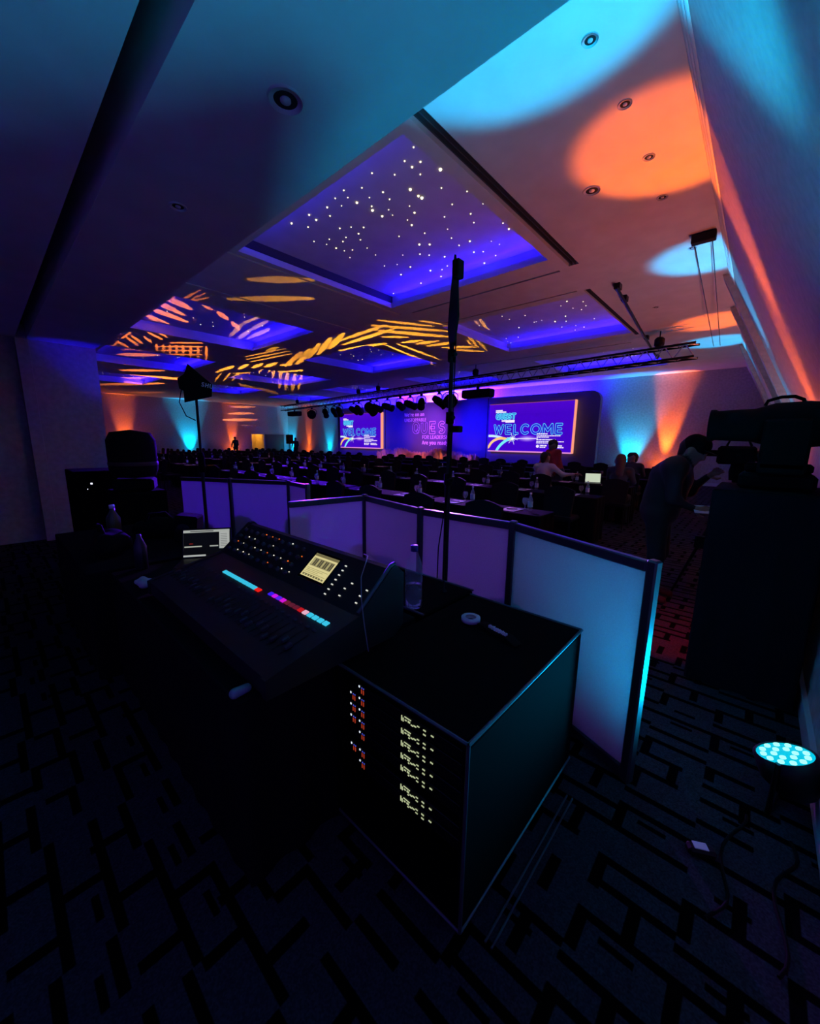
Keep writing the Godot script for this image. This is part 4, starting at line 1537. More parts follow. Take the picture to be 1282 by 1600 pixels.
	im.fill_rect(Rect2i(0, 0, 96, 6), Color8(190, 195, 190))
	im.fill_rect(Rect2i(14, 2, 48, 2), Color8(90, 92, 92))
	im.fill_rect(Rect2i(74, 6, 22, 38), Color8(196, 200, 196))
	for k in 8:
		im.fill_rect(Rect2i(77, 10 + k * 4, 14, 1), Color8(120, 124, 124))
	im.fill_rect(Rect2i(2, 36, 36, 3), Color8(200, 204, 190))
	im.fill_rect(Rect2i(54, 36, 18, 3), Color8(190, 194, 184))
	im.fill_rect(Rect2i(12, 30, 8, 2), Color8(150, 30, 24))
	im.fill_rect(Rect2i(0, 56, 46, 4), Color8(196, 200, 196))
	st = mb()
	flat(st)
	var lt := Transform3D(lb, Vector3(0, 0.014, -0.11))
	poly(st, [lt * Vector3(-0.15, 0.012, 0.0), lt * Vector3(0.15, 0.012, 0.0), lt * Vector3(0.15, 0.2, 0.0), lt * Vector3(-0.15, 0.2, 0.0)], Vector3(0, 0, 1), [Vector2(0, 1), Vector2(1, 1), Vector2(1, 0), Vector2(0, 0)])
	var lm: StandardMaterial3D = sm.duplicate()
	lm.emission_texture = ImageTexture.create_from_image(im)
	lm.emission_energy_multiplier = 0.7
	put("screen", st, lm, lp)
	# crumpled white cloth at the corner of the table
	var nap := mb()
	net(nap, [[Vector3(-0.06, 0.02, 0), Vector3(0.05, 0.03, 0.02), 0.022, 0.028, Color.WHITE], [Vector3(0.0, 0.03, 0.03), Vector3(0.03, 0.015, -0.04), 0.02, 0.018, Color.WHITE], [Vector3(-0.03, 0.015, -0.03), Vector3(-0.07, 0.012, 0.03), 0.016, 0.014, Color.WHITE]], 0.008, 0.012)
	var nk := put("crumpled_cloth", nap, mat(Color(0.7, 0.7, 0.68), 0.95))
	nk.position = Vector3(-2.56, 0.752, -0.55)
	tag(nk, "crumpled pale cloth on the table corner left of the console", "cloth")
	# mouse at the right front corner
	st = mb()
	net(st, [[Vector3(0, 0.012, -0.03), Vector3(0, 0.012, 0.03), 0.022, 0.026, Color.WHITE]], 0.007, 0.01)
	var ms := put("computer_mouse", st, mat(Color(0.45, 0.55, 0.55), 0.5))
	ms.position = Vector3(-1.20, 0.755, -0.49)
	ms.scale = Vector3(0.7, 0.7, 0.7)
	tag(ms, "pale computer mouse at the front edge of the console table", "mouse")

# ---------------------------------------------------------------- wireless rack
func rack() -> void:
	var t := thing("rack_case", "black flight case rack of wireless receivers with lit displays", "rack", Vector3(-0.815, 0, -1.30))
	var w := 0.61
	var d := 0.94
	var h := 0.75
	var st := mb()
	# open-fronted case: top, bottom, sides, back
	span(st, Vector3(-w / 2, h - 0.02, -d / 2), Vector3(w / 2, h, d / 2), 0.004)
	span(st, Vector3(-w / 2, 0.06, -d / 2), Vector3(w / 2, 0.08, d / 2), 0.004)
	span(st, Vector3(-w / 2, 0.08, -d / 2), Vector3(-w / 2 + 0.02, h - 0.02, d / 2), 0.002)
	span(st, Vector3(w / 2 - 0.02, 0.08, -d / 2), Vector3(w / 2, h - 0.02, d / 2), 0.002)
	span(st, Vector3(-w / 2 + 0.02, 0.08, -d / 2), Vector3(w / 2 - 0.02, h - 0.02, -d / 2 + 0.02), 0.002)
	put("case_shell", st, M.case, t)
	# aluminium corner profiles
	for q in [[Vector3(w / 2, h, -d / 2), Vector3(w / 2, h, d / 2)], [Vector3(-w / 2, h, d / 2), Vector3(w / 2, h, d / 2)], [Vector3(w / 2, 0.07, -d / 2), Vector3(w / 2, 0.07, d / 2)], [Vector3(w / 2, 0.07, d / 2), Vector3(w / 2, h, d / 2)], [Vector3(-w / 2, h, -d / 2), Vector3(w / 2, h, -d / 2)], [Vector3(-w / 2, 0.07, d / 2), Vector3(w / 2, 0.07, d / 2)]]:
		st = mb()
		span(st, (q[0] as Vector3).min(q[1]) - Vector3(0.006, 0.006, 0.006), (q[0] as Vector3).max(q[1]) + Vector3(0.006, 0.006, 0.006), 0.004)
		put("edge_profile", st, M.edge, t)
	for q in [[-1, -1], [-1, 1], [1, -1], [1, 1]]:
		st = mb()
		lathe(st, [[0.0, -0.015], [0.03, -0.015], [0.03, 0.015], [0.0, 0.015]], 14, Transform3D(Basis(Vector3(0, 1, 0), Vector3(1, 0, 0), Vector3(0, 0, -1)), Vector3(q[0] * 0.25, 0.03, q[1] * 0.4)))
		put("castor", st, M.black, t)
	var zf := d / 2 - 0.04
	var ys := [0.655, 0.605, 0.555, 0.505, 0.455, 0.375, 0.325]
	var lit := emat(Color(0.95, 1.0, 0.78), 0.5)
	var red := emat(Color(1.0, 0.34, 0.2), 0.32)
	var blu := emat(Color(0.35, 0.4, 1.0), 0.6)
	var wht := emat(Color(0.9, 0.95, 1.0), 0.9)
	for i in 7:
		var y: float = ys[i]
		var u := mb()
		span(u, Vector3(-0.28, y - 0.021, zf - 0.3), Vector3(0.28, y + 0.021, zf), 0.002)
		var un := put("receiver_unit", u, M.black_metal, t)
		# display: a frame of bright segments
		for s in [[0.005, -0.012, 0.004, 0.020], [0.012, -0.012, 0.004, 0.014], [0.020, 0.008, 0.030, 0.003], [0.022, -0.004, 0.008, 0.004], [0.036, -0.004, 0.010, 0.006], [0.050, -0.008, 0.010, 0.004], [0.062, -0.004, 0.012, 0.004], [0.040, -0.014, 0.006, 0.004], [0.078, 0.004, 0.010, 0.003], [0.078, -0.010, 0.010, 0.003]]:
			if i == 0 and s[1] < -0.008 and s[0] > 0.015:
				continue
			st = mb()
			span(st, Vector3(s[0], y + s[1], zf), Vector3(s[0] + s[2], y + s[1] + s[3], zf + 0.002))
			put("display_segment", st, lit, un)
		for s in [[0.105, 0.004], [0.105, -0.012], [0.138, 0.002]]:
			st = mb()
			span(st, Vector3(s[0], y + s[1], zf), Vector3(s[0] + 0.011, y + s[1] + 0.004, zf + 0.002))
			put("indicator_light", st, lit, un)
		for g in 2:
			if g == 0 and i in [0, 4, 6]:
				continue
			var x := -0.262 + g * 0.052
			st = mb()
			span(st, Vector3(x - 0.012, y + 0.008, zf), Vector3(x - 0.006, y + 0.015, zf + 0.002))
			put("indicator_light", st, wht, un)
			for e in 2:
				st = mb()
				span(st, Vector3(x + 0.004 + e * 0.010, y + 0.009, zf), Vector3(x + 0.008 + e * 0.010, y + 0.013, zf + 0.002))
				put("indicator_light", st, blu, un)
				st = mb()
				span(st, Vector3(x + 0.002 + e * 0.011, y - 0.014, zf), Vector3(x + 0.006 + e * 0.011, y + 0.004, zf + 0.002))
				put("level_light", st, red, un)
	# second case behind, carrying bottle and antenna
	var t2 := thing("road_case", "plain black road case behind the console carrying the water bottle", "case", Vector3(-1.46, 0, -1.61))
	st = mb()
	span(st, Vector3(-0.31, 0.0, -0.23), Vector3(0.31, 0.745, 0.23), 0.008)
	put("case_shell", st, M.case, t2)
	for s in [-1, 1]:
		st = mb()
		span(st, Vector3(-0.315, 0.742, s * 0.225 - 0.008), Vector3(0.315, 0.752, s * 0.225 + 0.008), 0.003)
		put("edge_profile", st, M.edge, t2)
	# bottle
	var b := thing("large_water_bottle", "large clear water bottle with blue cap beside the console", "bottle", Vector3(-1.245, 0.752, -1.42))
	st = mb()
	lathe(st, [[0.0, 0.0], [0.04, 0.0], [0.045, 0.008], [0.045, 0.045], [0.0425, 0.052], [0.045, 0.06], [0.045, 0.10], [0.0425, 0.107], [0.045, 0.115], [0.045, 0.16], [0.0425, 0.167], [0.045, 0.175], [0.044, 0.21], [0.034, 0.25], [0.018, 0.29], [0.016, 0.305], [0.0, 0.305]], 24)
	put("bottle_body", st, M.clear_plastic, b)
	st = mb()
	lathe(st, [[0.0, 0.006], [0.041, 0.006], [0.041, 0.12], [0.0, 0.121]], 20)
	put("water_fill", st, M.water, b)
	st = mb()
	lathe(st, [[0.0, 0.3], [0.0195, 0.3], [0.0195, 0.325], [0.017, 0.33], [0.0, 0.33]], 16)
	put("bottle_cap", st, M.cap, b)
	# little antenna on a round base
	var an := thing("whip_antenna", "thin upright whip antenna on a small magnetic base", "antenna", Vector3(-1.26, 0.745, -1.70))
	st = mb()
	lathe(st, [[0.0, 0.0], [0.022, 0.0], [0.02, 0.01], [0.006, 0.02], [0.005, 0.06], [0.003, 0.07], [0.0022, 0.30], [0.0, 0.302]], 10)
	put("whip", st, M.black_metal, an)
	# roll of tape and a printed strap lying on the rack
	var tp := thing("tape_roll", "pale roll of tape lying flat on the rack lid", "tape", Vector3(-0.93, 0.757, -1.48))
	st = mb()
	lathe(st, [[0.026, 0.0], [0.045, 0.0], [0.045, 0.02], [0.026, 0.02], [0.026, 0.0]], 24)
	put("roll", st, M.white_tape, tp)
	var sr := thing("printed_strap", "black printed strap crumpled across the rack lid beside the tape", "strap", Vector3(-0.775, 0.757, -1.455))
	st = mb()
	soft(st, 0)
	for k in 12:
		var a0 := k / 12.0
		var a1 := (k + 1) / 12.0
		var p0 := Vector3(-0.10 + 0.22 * a0, 0.012 + 0.008 * sin(a0 * 11.0), -0.02 + 0.05 * a0)
		var p1 := Vector3(-0.10 + 0.22 * a1, 0.012 + 0.008 * sin(a1 * 11.0), -0.02 + 0.05 * a1)
		var ww := Vector3(-0.006, 0, 0.022)
		for e in [0.0, -0.003]:
			poly(st, [p0 - ww + Vector3(0, e, 0), p1 - ww + Vector3(0, e, 0), p1 + ww + Vector3(0, e, 0), p0 + ww + Vector3(0, e, 0)], Vector3(0, 1 if e == 0.0 else -1, 0))
	put("band", st, M.black, sr)
	lettering(sr, "lettering", "ndustries", 0.018, M.white, Transform3D(Basis(Vector3(0.975, 0, 0.22), Vector3(0.22, 0, -0.975), Vector3(0, 1, 0)), Vector3(-0.04, 0.0235, 0.0)))

# ---------------------------------------------------------------- antenna stands
func stands() -> void:
	# tall pole behind the rack
	var base := Vector3(-1.49, 0, -2.02)
	var t := thing("antenna_stand", "tall black telescopic stand with an upright antenna paddle seen edge on", "stand", base)
	var st := mb()
	bar(st, Vector3(0, 0.1, 0), Vector3(0, 1.35, 0), 0.019, 10)
	put("lower_tube", st, M.black_metal, t)
	st = mb()
	bar(st, Vector3(0, 1.3, 0), Vector3(0, 2.2, 0), 0.014, 10)
	put("upper_tube", st, M.black_metal, t)
	for y in [1.36, 1.75, 2.12]:
		st = mb()
		lathe(st, [[0.0, -0.04], [0.026, -0.035], [0.026, 0.035], [0.0, 0.04]], 12, Transform3D(Basis(), Vector3(0, y, 0)))
		bar(st, Vector3(0.0, y, 0), Vector3(0.05, y, 0.03), 0.012, 8)
		put("clutch_knob", st, M.black, t)
	for k in 3:
		st = mb()
		var a := k * TAU / 3 + 0.4
		bar(st, Vector3(0, 0.16, 0), Vector3(sin(a) * 0.14, 0.012, cos(a) * 0.14), 0.011, 6)
		put("leg", st, M.black_metal, t)
	st = mb()
	var ol := [Vector2(-0.05, 2.18), Vector2(0.05, 2.18), Vector2(0.13, 2.32), Vector2(0.10, 2.45), Vector2(0.04, 2.62), Vector2(0.0, 2.70), Vector2(-0.04, 2.62), Vector2(-0.10, 2.45), Vector2(-0.13, 2.32)]
	var look := Vector3(-1.53, 0, -2.06).normalized()
	prism(st, ol, 0.012, Transform3D(Basis(Vector3(look.x, 0, look.z), Vector3.UP, Vector3(look.x, 0, look.z).cross(Vector3.UP)).rotated(Vector3.UP, 0.22), Vector3(-0.02, 0, -0.02)))
	put("antenna_paddle", st, M.black, t)
	st = mb()
	span(st, Vector3(0.0, 2.55, -0.03), Vector3(0.05, 2.65, 0.03), 0.006)
	put("amplifier_box", st, M.black, t)
	st = mb()
	tube(st, [Vector3(0.03, 2.56, 0), Vector3(0.035, 2.3, 0.01), Vector3(0.03, 1.8, 0.01), Vector3(0.03, 1.4, 0.02), Vector3(-0.04, 0.9, 0.03), Vector3(-0.05, 0.2, 0.03)], 0.004, 5)
	put("cable", st, M.black, t)
	st = mb()
	span(st, Vector3(0.01, 1.66, -0.02), Vector3(0.09, 1.70, 0.03), 0.006)
	put("clamp", st, M.black, t)
	# shorter stand further off with a lettered paddle
	var b2 := Vector3(-4.28, 0, -1.52)
	var s := thing("antenna_stand", "shorter black stand with a lettered arrow shaped antenna paddle", "stand", b2)
	st = mb()
	bar(st, Vector3(0, 0.1, 0), Vector3(0, 1.28, 0), 0.017, 10)
	put("lower_tube", st, M.black_metal, s)
	st = mb()
	bar(st, Vector3(0, 1.2, 0), Vector3(0, 2.0, 0), 0.013, 10)
	put("upper_tube", st, M.black_metal, s)
	st = mb()
	lathe(st, [[0.0, -0.1], [0.03, -0.09], [0.034, 0.06], [0.02, 0.11], [0.0, 0.11]], 12, Transform3D(Basis(), Vector3(0, 1.35, 0)))
	put("clutch_knob", st, M.black, s)
	for k in 3:
		st = mb()
		var a := k * TAU / 3 + 0.9
		bar(st, Vector3(0, 0.4, 0), Vector3(sin(a) * 0.35, 0.012, cos(a) * 0.35), 0.011, 6)
		put("leg", st, M.black_metal, s)
	# paddle faces the camera side, point up
	var f2 := Vector3(4.2, 0, 1.5).normalized()
	var pbasis := Basis(f2.cross(Vector3.UP) * -1.0, Vector3.UP, f2)
	st = mb()
	prism(st, [Vector2(-0.105, 1.95), Vector2(0.14, 2.02), Vector2(0.155, 2.14), Vector2(0.06, 2.22), Vector2(-0.05, 2.32), Vector2(-0.09, 2.22), Vector2(-0.15, 2.17), Vector2(-0.14, 2.08), Vector2(-0.105, 2.06)], 0.02, Transform3D(pbasis, Vector3(0, 0, 0)))
	put("antenna_paddle", st, M.black, s)
	lettering(s, "lettering", "SHURE", 0.04, M.white_tape, Transform3D(pbasis * Basis(Vector3(0, 0, 1), -0.2), pbasis * Vector3(0.055, 2.135, 0.026)), true)
	st = mb()
	tube(st, [pbasis * Vector3(-0.12, 2.08, 0.01), pbasis * Vector3(-0.15, 1.95, 0.01), pbasis * Vector3(-0.1, 1.82, 0.01), pbasis * Vector3(-0.02, 1.78, 0.0)], 0.005, 5)
	put("cable", st, M.black, s)

# ---------------------------------------------------------------- right hand side
func right_side() -> void:
	# tall stand under a black cloth
	var t := thing("equipment_stand", "tall stand under a black cloth carrying a moving light", "stand", Vector3(0.10, 0, -3.45))
	var st := mb()
	span(st, Vector3(-0.30, 1.30, -0.33), Vector3(0.25, 1.33, 0.33), 0.008)
	put("top_board", st, M.black_cloth, t)
	st = mb()
	soft(st, 0)
	var n := 90
	for k in n:
		var q := []
		for e in [k, (k + 1) % n]:
			var u: float = e / float(n) * 2.42
			var p: Vector2
			if u < 0.55: p = Vector2(-0.30 + u, 0.33)
			elif u < 1.21: p = Vector2(0.25, 0.33 - (u - 0.55))
			elif u < 1.76: p = Vector2(0.25 - (u - 1.21), -0.33)
			else: p = Vector2(-0.30, -0.33 + (u - 1.76))
			var fo := 1.0 + 0.03 * sin(e * 1.05)
			q.append([Vector3(p.x, 1.315, p.y), Vector3((p.x + 0.02) * fo - 0.02, 0.01, p.y * fo)])
		poly(st, [q[0][0], q[1][0], q[1][1], q[0][1]], Vector3(q[0][0].x, 0, q[0][0].z))
	put("cloth_skirt", st, M.navy_cloth, t)
	# moving light on top
	var m := thing("moving_light", "black moving head stage light tilted level on the cloth covered stand", "stage light", Vector3(0.08, 1.335, -3.4))
	st = mb()
	span(st, Vector3(-0.17, 0, -0.15), Vector3(0.19, 0.10, 0.15), 0.02)
	put("base", st, M.black, m)
	st = mb()
	span(st, Vector3(-0.15, 0.10, -0.06), Vector3(0.17, 0.16, 0.06), 0.015)
	for z in [-0.19, 0.15]:
		span(st, Vector3(-0.09, 0.12, z), Vector3(0.13, 0.43, z + 0.04), 0.015)
	span(st, Vector3(-0.09, 0.10, -0.19), Vector3(0.13, 0.17, 0.19), 0.012)
	put("yoke", st, M.black, m)
	st = mb()
	var tr := Transform3D(Basis(Vector3(0, 0, 1), PI / 2), Vector3(0.0, 0.40, 0))
	lathe(st, [[0.0, -0.29], [0.08, -0.285], [0.125, -0.22], [0.14, -0.1], [0.135, 0.05], [0.105, 0.14], [0.098, 0.33], [0.106, 0.345], [0.106, 0.37], [0.094, 0.372], [0.09, 0.35], [0.0, 0.345]], 22, tr)
	put("head", st, M.black, m)
	st = mb()
	tube(st, [Vector3(-0.10, 0.52, 0), Vector3(-0.09, 0.55, 0), Vector3(-0.03, 0.57, 0), Vector3(0.03, 0.57, 0), Vector3(0.07, 0.55, 0), Vector3(0.08, 0.52, 0)], 0.010, 8)
	put("handle", st, M.black, m)
	# added lamp, hooded from view, for the red glow on the carpet
	var r := thing("added_red_lamp", "small added red lamp on the side of the cloth covered stand", "lamp", Vector3(-0.255, 0.9, -3.62))
	st = mb()
	span(st, Vector3(-0.035, 0.0, -0.035), Vector3(0.035, 0.02, 0.035), 0.004)
	for q in [[-1, 0], [1, 0], [0, -1], [0, 1]]:
		box(st, Vector3(q[0] * 0.033, -0.035, q[1] * 0.033), Vector3(0.004 if q[0] else 0.07, 0.07, 0.004 if q[1] else 0.07))
	put("housing", st, M.black, r)
	st = mb()
	span(st, Vector3(-0.02, -0.008, -0.02), Vector3(0.02, 0.0, 0.02), 0.002)
	put("lamp_glass", st, emat(Color(1.0, 0.1, 0.12), 1.0), r)
	spot(r, Vector3(0, -0.075, 0), Vector3(-0.18, -0.9, -0.25), Color(1.0, 0.1, 0.16), 0.8, 42.0, 0.4, 0.02)
	# loose cables and a small box on the carpet
	for k in 2:
		st = mb()
		var pts := []
		for i in 14:
			var u := i / 13.0
			pts.append(Vector3(0.30 - 0.06 * u - 0.16 * k + 0.025 * sin(u * 9.0 + k), 0.007, -2.05 + 0.6 * u + 0.02 * cos(u * 7.0 + k * 2)))
		tube(st, pts, 0.006, 5)
		var c := put("power_cable", st, M.black)
		tag(c, ["black power cable running along the wall from the cyan uplight", "black signal cable on the carpet beside the grey power plug"][k], "cable", "cables on the carpet")
	var pl := thing("power_plug", "grey power plug lying on the carpet by the wall", "plug", Vector3(0.03, 0, -1.72), 0.5)
	st = mb()
	span(st, Vector3(-0.05, 0.002, -0.022), Vector3(0.05, 0.04, 0.022), 0.01)
	put("plug_body", st, M.black_metal, pl)
	st = mb()
	span(st, Vector3(-0.03, 0.040, -0.016), Vector3(0.02, 0.044, 0.016), 0.002)
	put("sticker", st, M.white_tape, pl)
	# aluminium track laid on the floor along the rack
	var tk := thing("floor_track", "thin aluminium cable track on the carpet beside the rack", "cable track", Vector3(-0.445, 0, -1.2))
	for k in [-0.012, 0.012]:
		st = mb()
		span(st, Vector3(k - 0.003, 0.001, -0.42), Vector3(k + 0.003, 0.008, 0.30), 0.001)
		put("track_rib", st, M.edge, tk)
	# video camera on a tripod in front of its operator
	var v := thing("video_camera", "black video camera on a tripod in front of the stooping operator", "camera", Vector3(-0.15, 0, -4.78))
	st = mb()
	span(st, Vector3(-0.16, 1.43, -0.09), Vector3(0.12, 1.60, 0.09), 0.02)
	put("camera_body", st, M.black, v)
	st = mb()
	lathe(st, [[0.05, 0.0], [0.055, 0.08], [0.065, 0.1], [0.065, 0.15], [0.0, 0.14]], 16, Transform3D(Basis(Vector3(0, 0, 1), -PI / 2), Vector3(0.11, 1.51, 0)))
	put("lens", st, M.black_metal, v)
	st = mb()
	tube(st, [Vector3(-0.1, 1.6, 0), Vector3(-0.08, 1.66, 0), Vector3(0.05, 1.66, 0), Vector3(0.08, 1.6, 0)], 0.012, 6)
	put("handle", st, M.black, v)
	st = mb()
	span(st, Vector3(-0.26, 1.50, -0.03), Vector3(-0.15, 1.56, 0.03), 0.01)
	put("viewfinder", st, M.black, v)
	st = mb()
	lathe(st, [[0.0, 1.28], [0.05, 1.28], [0.06, 1.36], [0.05, 1.43], [0.0, 1.43]], 12)
	bar(st, Vector3(0, 0.9, 0), Vector3(0, 1.3, 0), 0.025, 8)
	put("tripod_head", st, M.black, v)
	for k in 3:
		st = mb()
		var a := k * TAU / 3 + 0.3
		tube(st, [Vector3(0, 1.25, 0), Vector3(sin(a) * 0.40, 0.01, cos(a) * 0.33)], [0.022, 0.013], 6)
		put("tripod_leg", st, M.black_metal, v)
	# sheets of paper held and lying by the operator
	var pa := thing("paper_sheets", "white sheets of paper held low by the camera operator", "paper", Vector3(-0.30, 1.02, -4.42), 0.3)
	st = mb()
	box(st, Vector3.ZERO, Vector3(0.21, 0.004, 0.15), 0.0, Transform3D(Basis(Vector3.RIGHT, 0.35), Vector3.ZERO))
	put("sheet", st, M.paper, pa)

# ---------------------------------------------------------------- dark clutter on the left
func left_side() -> void:
	desk_table("side_table", "black clothed side table left of the console with bags on it", Vector3(-4.55, 0.75, -1.18), Vector3(-3.05, 0.75, -0.35))
	var st := mb()
	# stage light on a case
	var cs := thing("lamp_case", "tall black road case under the round topped stage lamp", "case", Vector3(-4.95, 0, -1.08))
	span(st, Vector3(-0.24, 0.02, -0.22), Vector3(0.24, 1.05, 0.22), 0.012)
	put("case_shell", st, M.case, cs)
	st = mb()
	span(st, Vector3(-0.245, 0.7, -0.225), Vector3(0.245, 0.72, 0.225), 0.004)
	put("edge_profile", st, M.edge, cs)
	var dl := thing("drum_lamp", "black round topped stage lamp standing on the tall road case", "stage light", Vector3(-4.95, 1.052, -1.08), 1.2)
	st = mb()
	span(st, Vector3(-0.18, 0, -0.15), Vector3(0.18, 0.12, 0.15), 0.02)
	put("base", st, M.black, dl)
	st = mb()
	lathe(st, [[0.0, 0.12], [0.19, 0.14], [0.22, 0.22], [0.22, 0.52], [0.18, 0.60], [0.0, 0.63]], 20)
	put("head", st, M.black, dl)
	st = mb()
	lathe(st, [[0.222, 0.26], [0.225, 0.27], [0.225, 0.29], [0.222, 0.30]], 20)
	put("band", st, mat(Color(0.25, 0.12, 0.12), 0.6), dl)
	# bottle and bags on the side table
	var b := thing("juice_bottle", "small yellowish bottle on the side table", "bottle", Vector3(-4.10, 0.752, -0.70))
	st = mb()
	lathe(st, [[0.0, 0.0], [0.05, 0.0], [0.052, 0.16], [0.02, 0.22], [0.018, 0.25], [0.0, 0.25]], 14)
	put("bottle_body", st, mat(Color(0.3, 0.28, 0.14), 0.4), b)
	st = mb()
	lathe(st, [[0.0, 0.245], [0.021, 0.245], [0.021, 0.275], [0.0, 0.277]], 12)
	put("bottle_cap", st, M.white, b)
	for q in [[Vector3(-3.5, 0.752, -0.55), "slumped black bag at the front of the side table", 0.0], [Vector3(-3.78, 0.752, -0.98), "black backpack lying at the rear of the side table", 1.1]]:
		var bag := thing("soft_bag", q[1], "bag", q[0], q[2], "bags on the side table")
		st = mb()
		net(st, [[Vector3(-0.15, 0.075, 0), Vector3(0.12, 0.085, 0.03), 0.075, 0.085, Color.WHITE], [Vector3(-0.05, 0.10, -0.05), Vector3(0.1, 0.09, -0.07), 0.07, 0.06, Color.WHITE]], 0.018, 0.05)
		put("bag_body", st, M.black_cloth, bag)
		st = mb()
		tube(st, [Vector3(-0.12, 0.13, 0.02), Vector3(-0.08, 0.21, 0.04), Vector3(0.04, 0.22, 0.04), Vector3(0.09, 0.15, 0.03)], 0.012, 6)
		put("strap", st, M.black, bag)
	# bottle of water lying dark, plus a small tilted monitor wedge
	var w := thing("water_flask", "grey plastic water bottle on the console table left of the laptop", "bottle", Vector3(-2.93, 0.752, -0.62))
	st = mb()
	lathe(st, [[0.0, 0.0], [0.036, 0.0], [0.038, 0.15], [0.015, 0.21], [0.014, 0.23], [0.0, 0.23]], 14)
	put("bottle_body", st, mat(Color(0.12, 0.12, 0.16), 0.4), w)
	var mo := thing("monitor_speaker", "small black tilted monitor loudspeaker behind the laptop", "speaker", Vector3(-3.42, 0.752, -1.06), 0.9)
	st = mb()
	box(st, Vector3(0, 0.115, 0), Vector3(0.17, 0.22, 0.16), 0.012, Transform3D(Basis(Vector3(0, 0, 1), -0.12), Vector3(0, 0.012, 0)))
	put("cabinet", st, M.black, mo)
	st = mb()
	lathe(st, [[0.0, 0.004], [0.05, 0.002], [0.056, 0.0]], 16, Transform3D(Basis(Vector3.RIGHT, PI / 2), Vector3(0, 0.12, 0.082)))
	put("cone", st, M.black_metal, mo)
	# equipment rack with a single white lamp by the alcove wall
	var r := thing("small_rack", "dark equipment rack with one white pilot lamp at the alcove wall", "rack", Vector3(-5.9, 0, -0.9))
	st = mb()
	span(st, Vector3(-0.3, 0.0, -0.25), Vector3(0.3, 1.22, 0.25), 0.01)
	put("case_shell", st, M.case, r)
	for q in [[0.301, 1.08, 0.1, 0.018], [0.301, 1.02, 0.14, 0.008]]:
		st = mb()
		box(st, Vector3(q[0], q[1], q[2]), Vector3(0.008, q[3], q[3]), 0.001)
		put("pilot_light", st, emat(Color(0.9, 0.9, 1.0), 1.6), r)

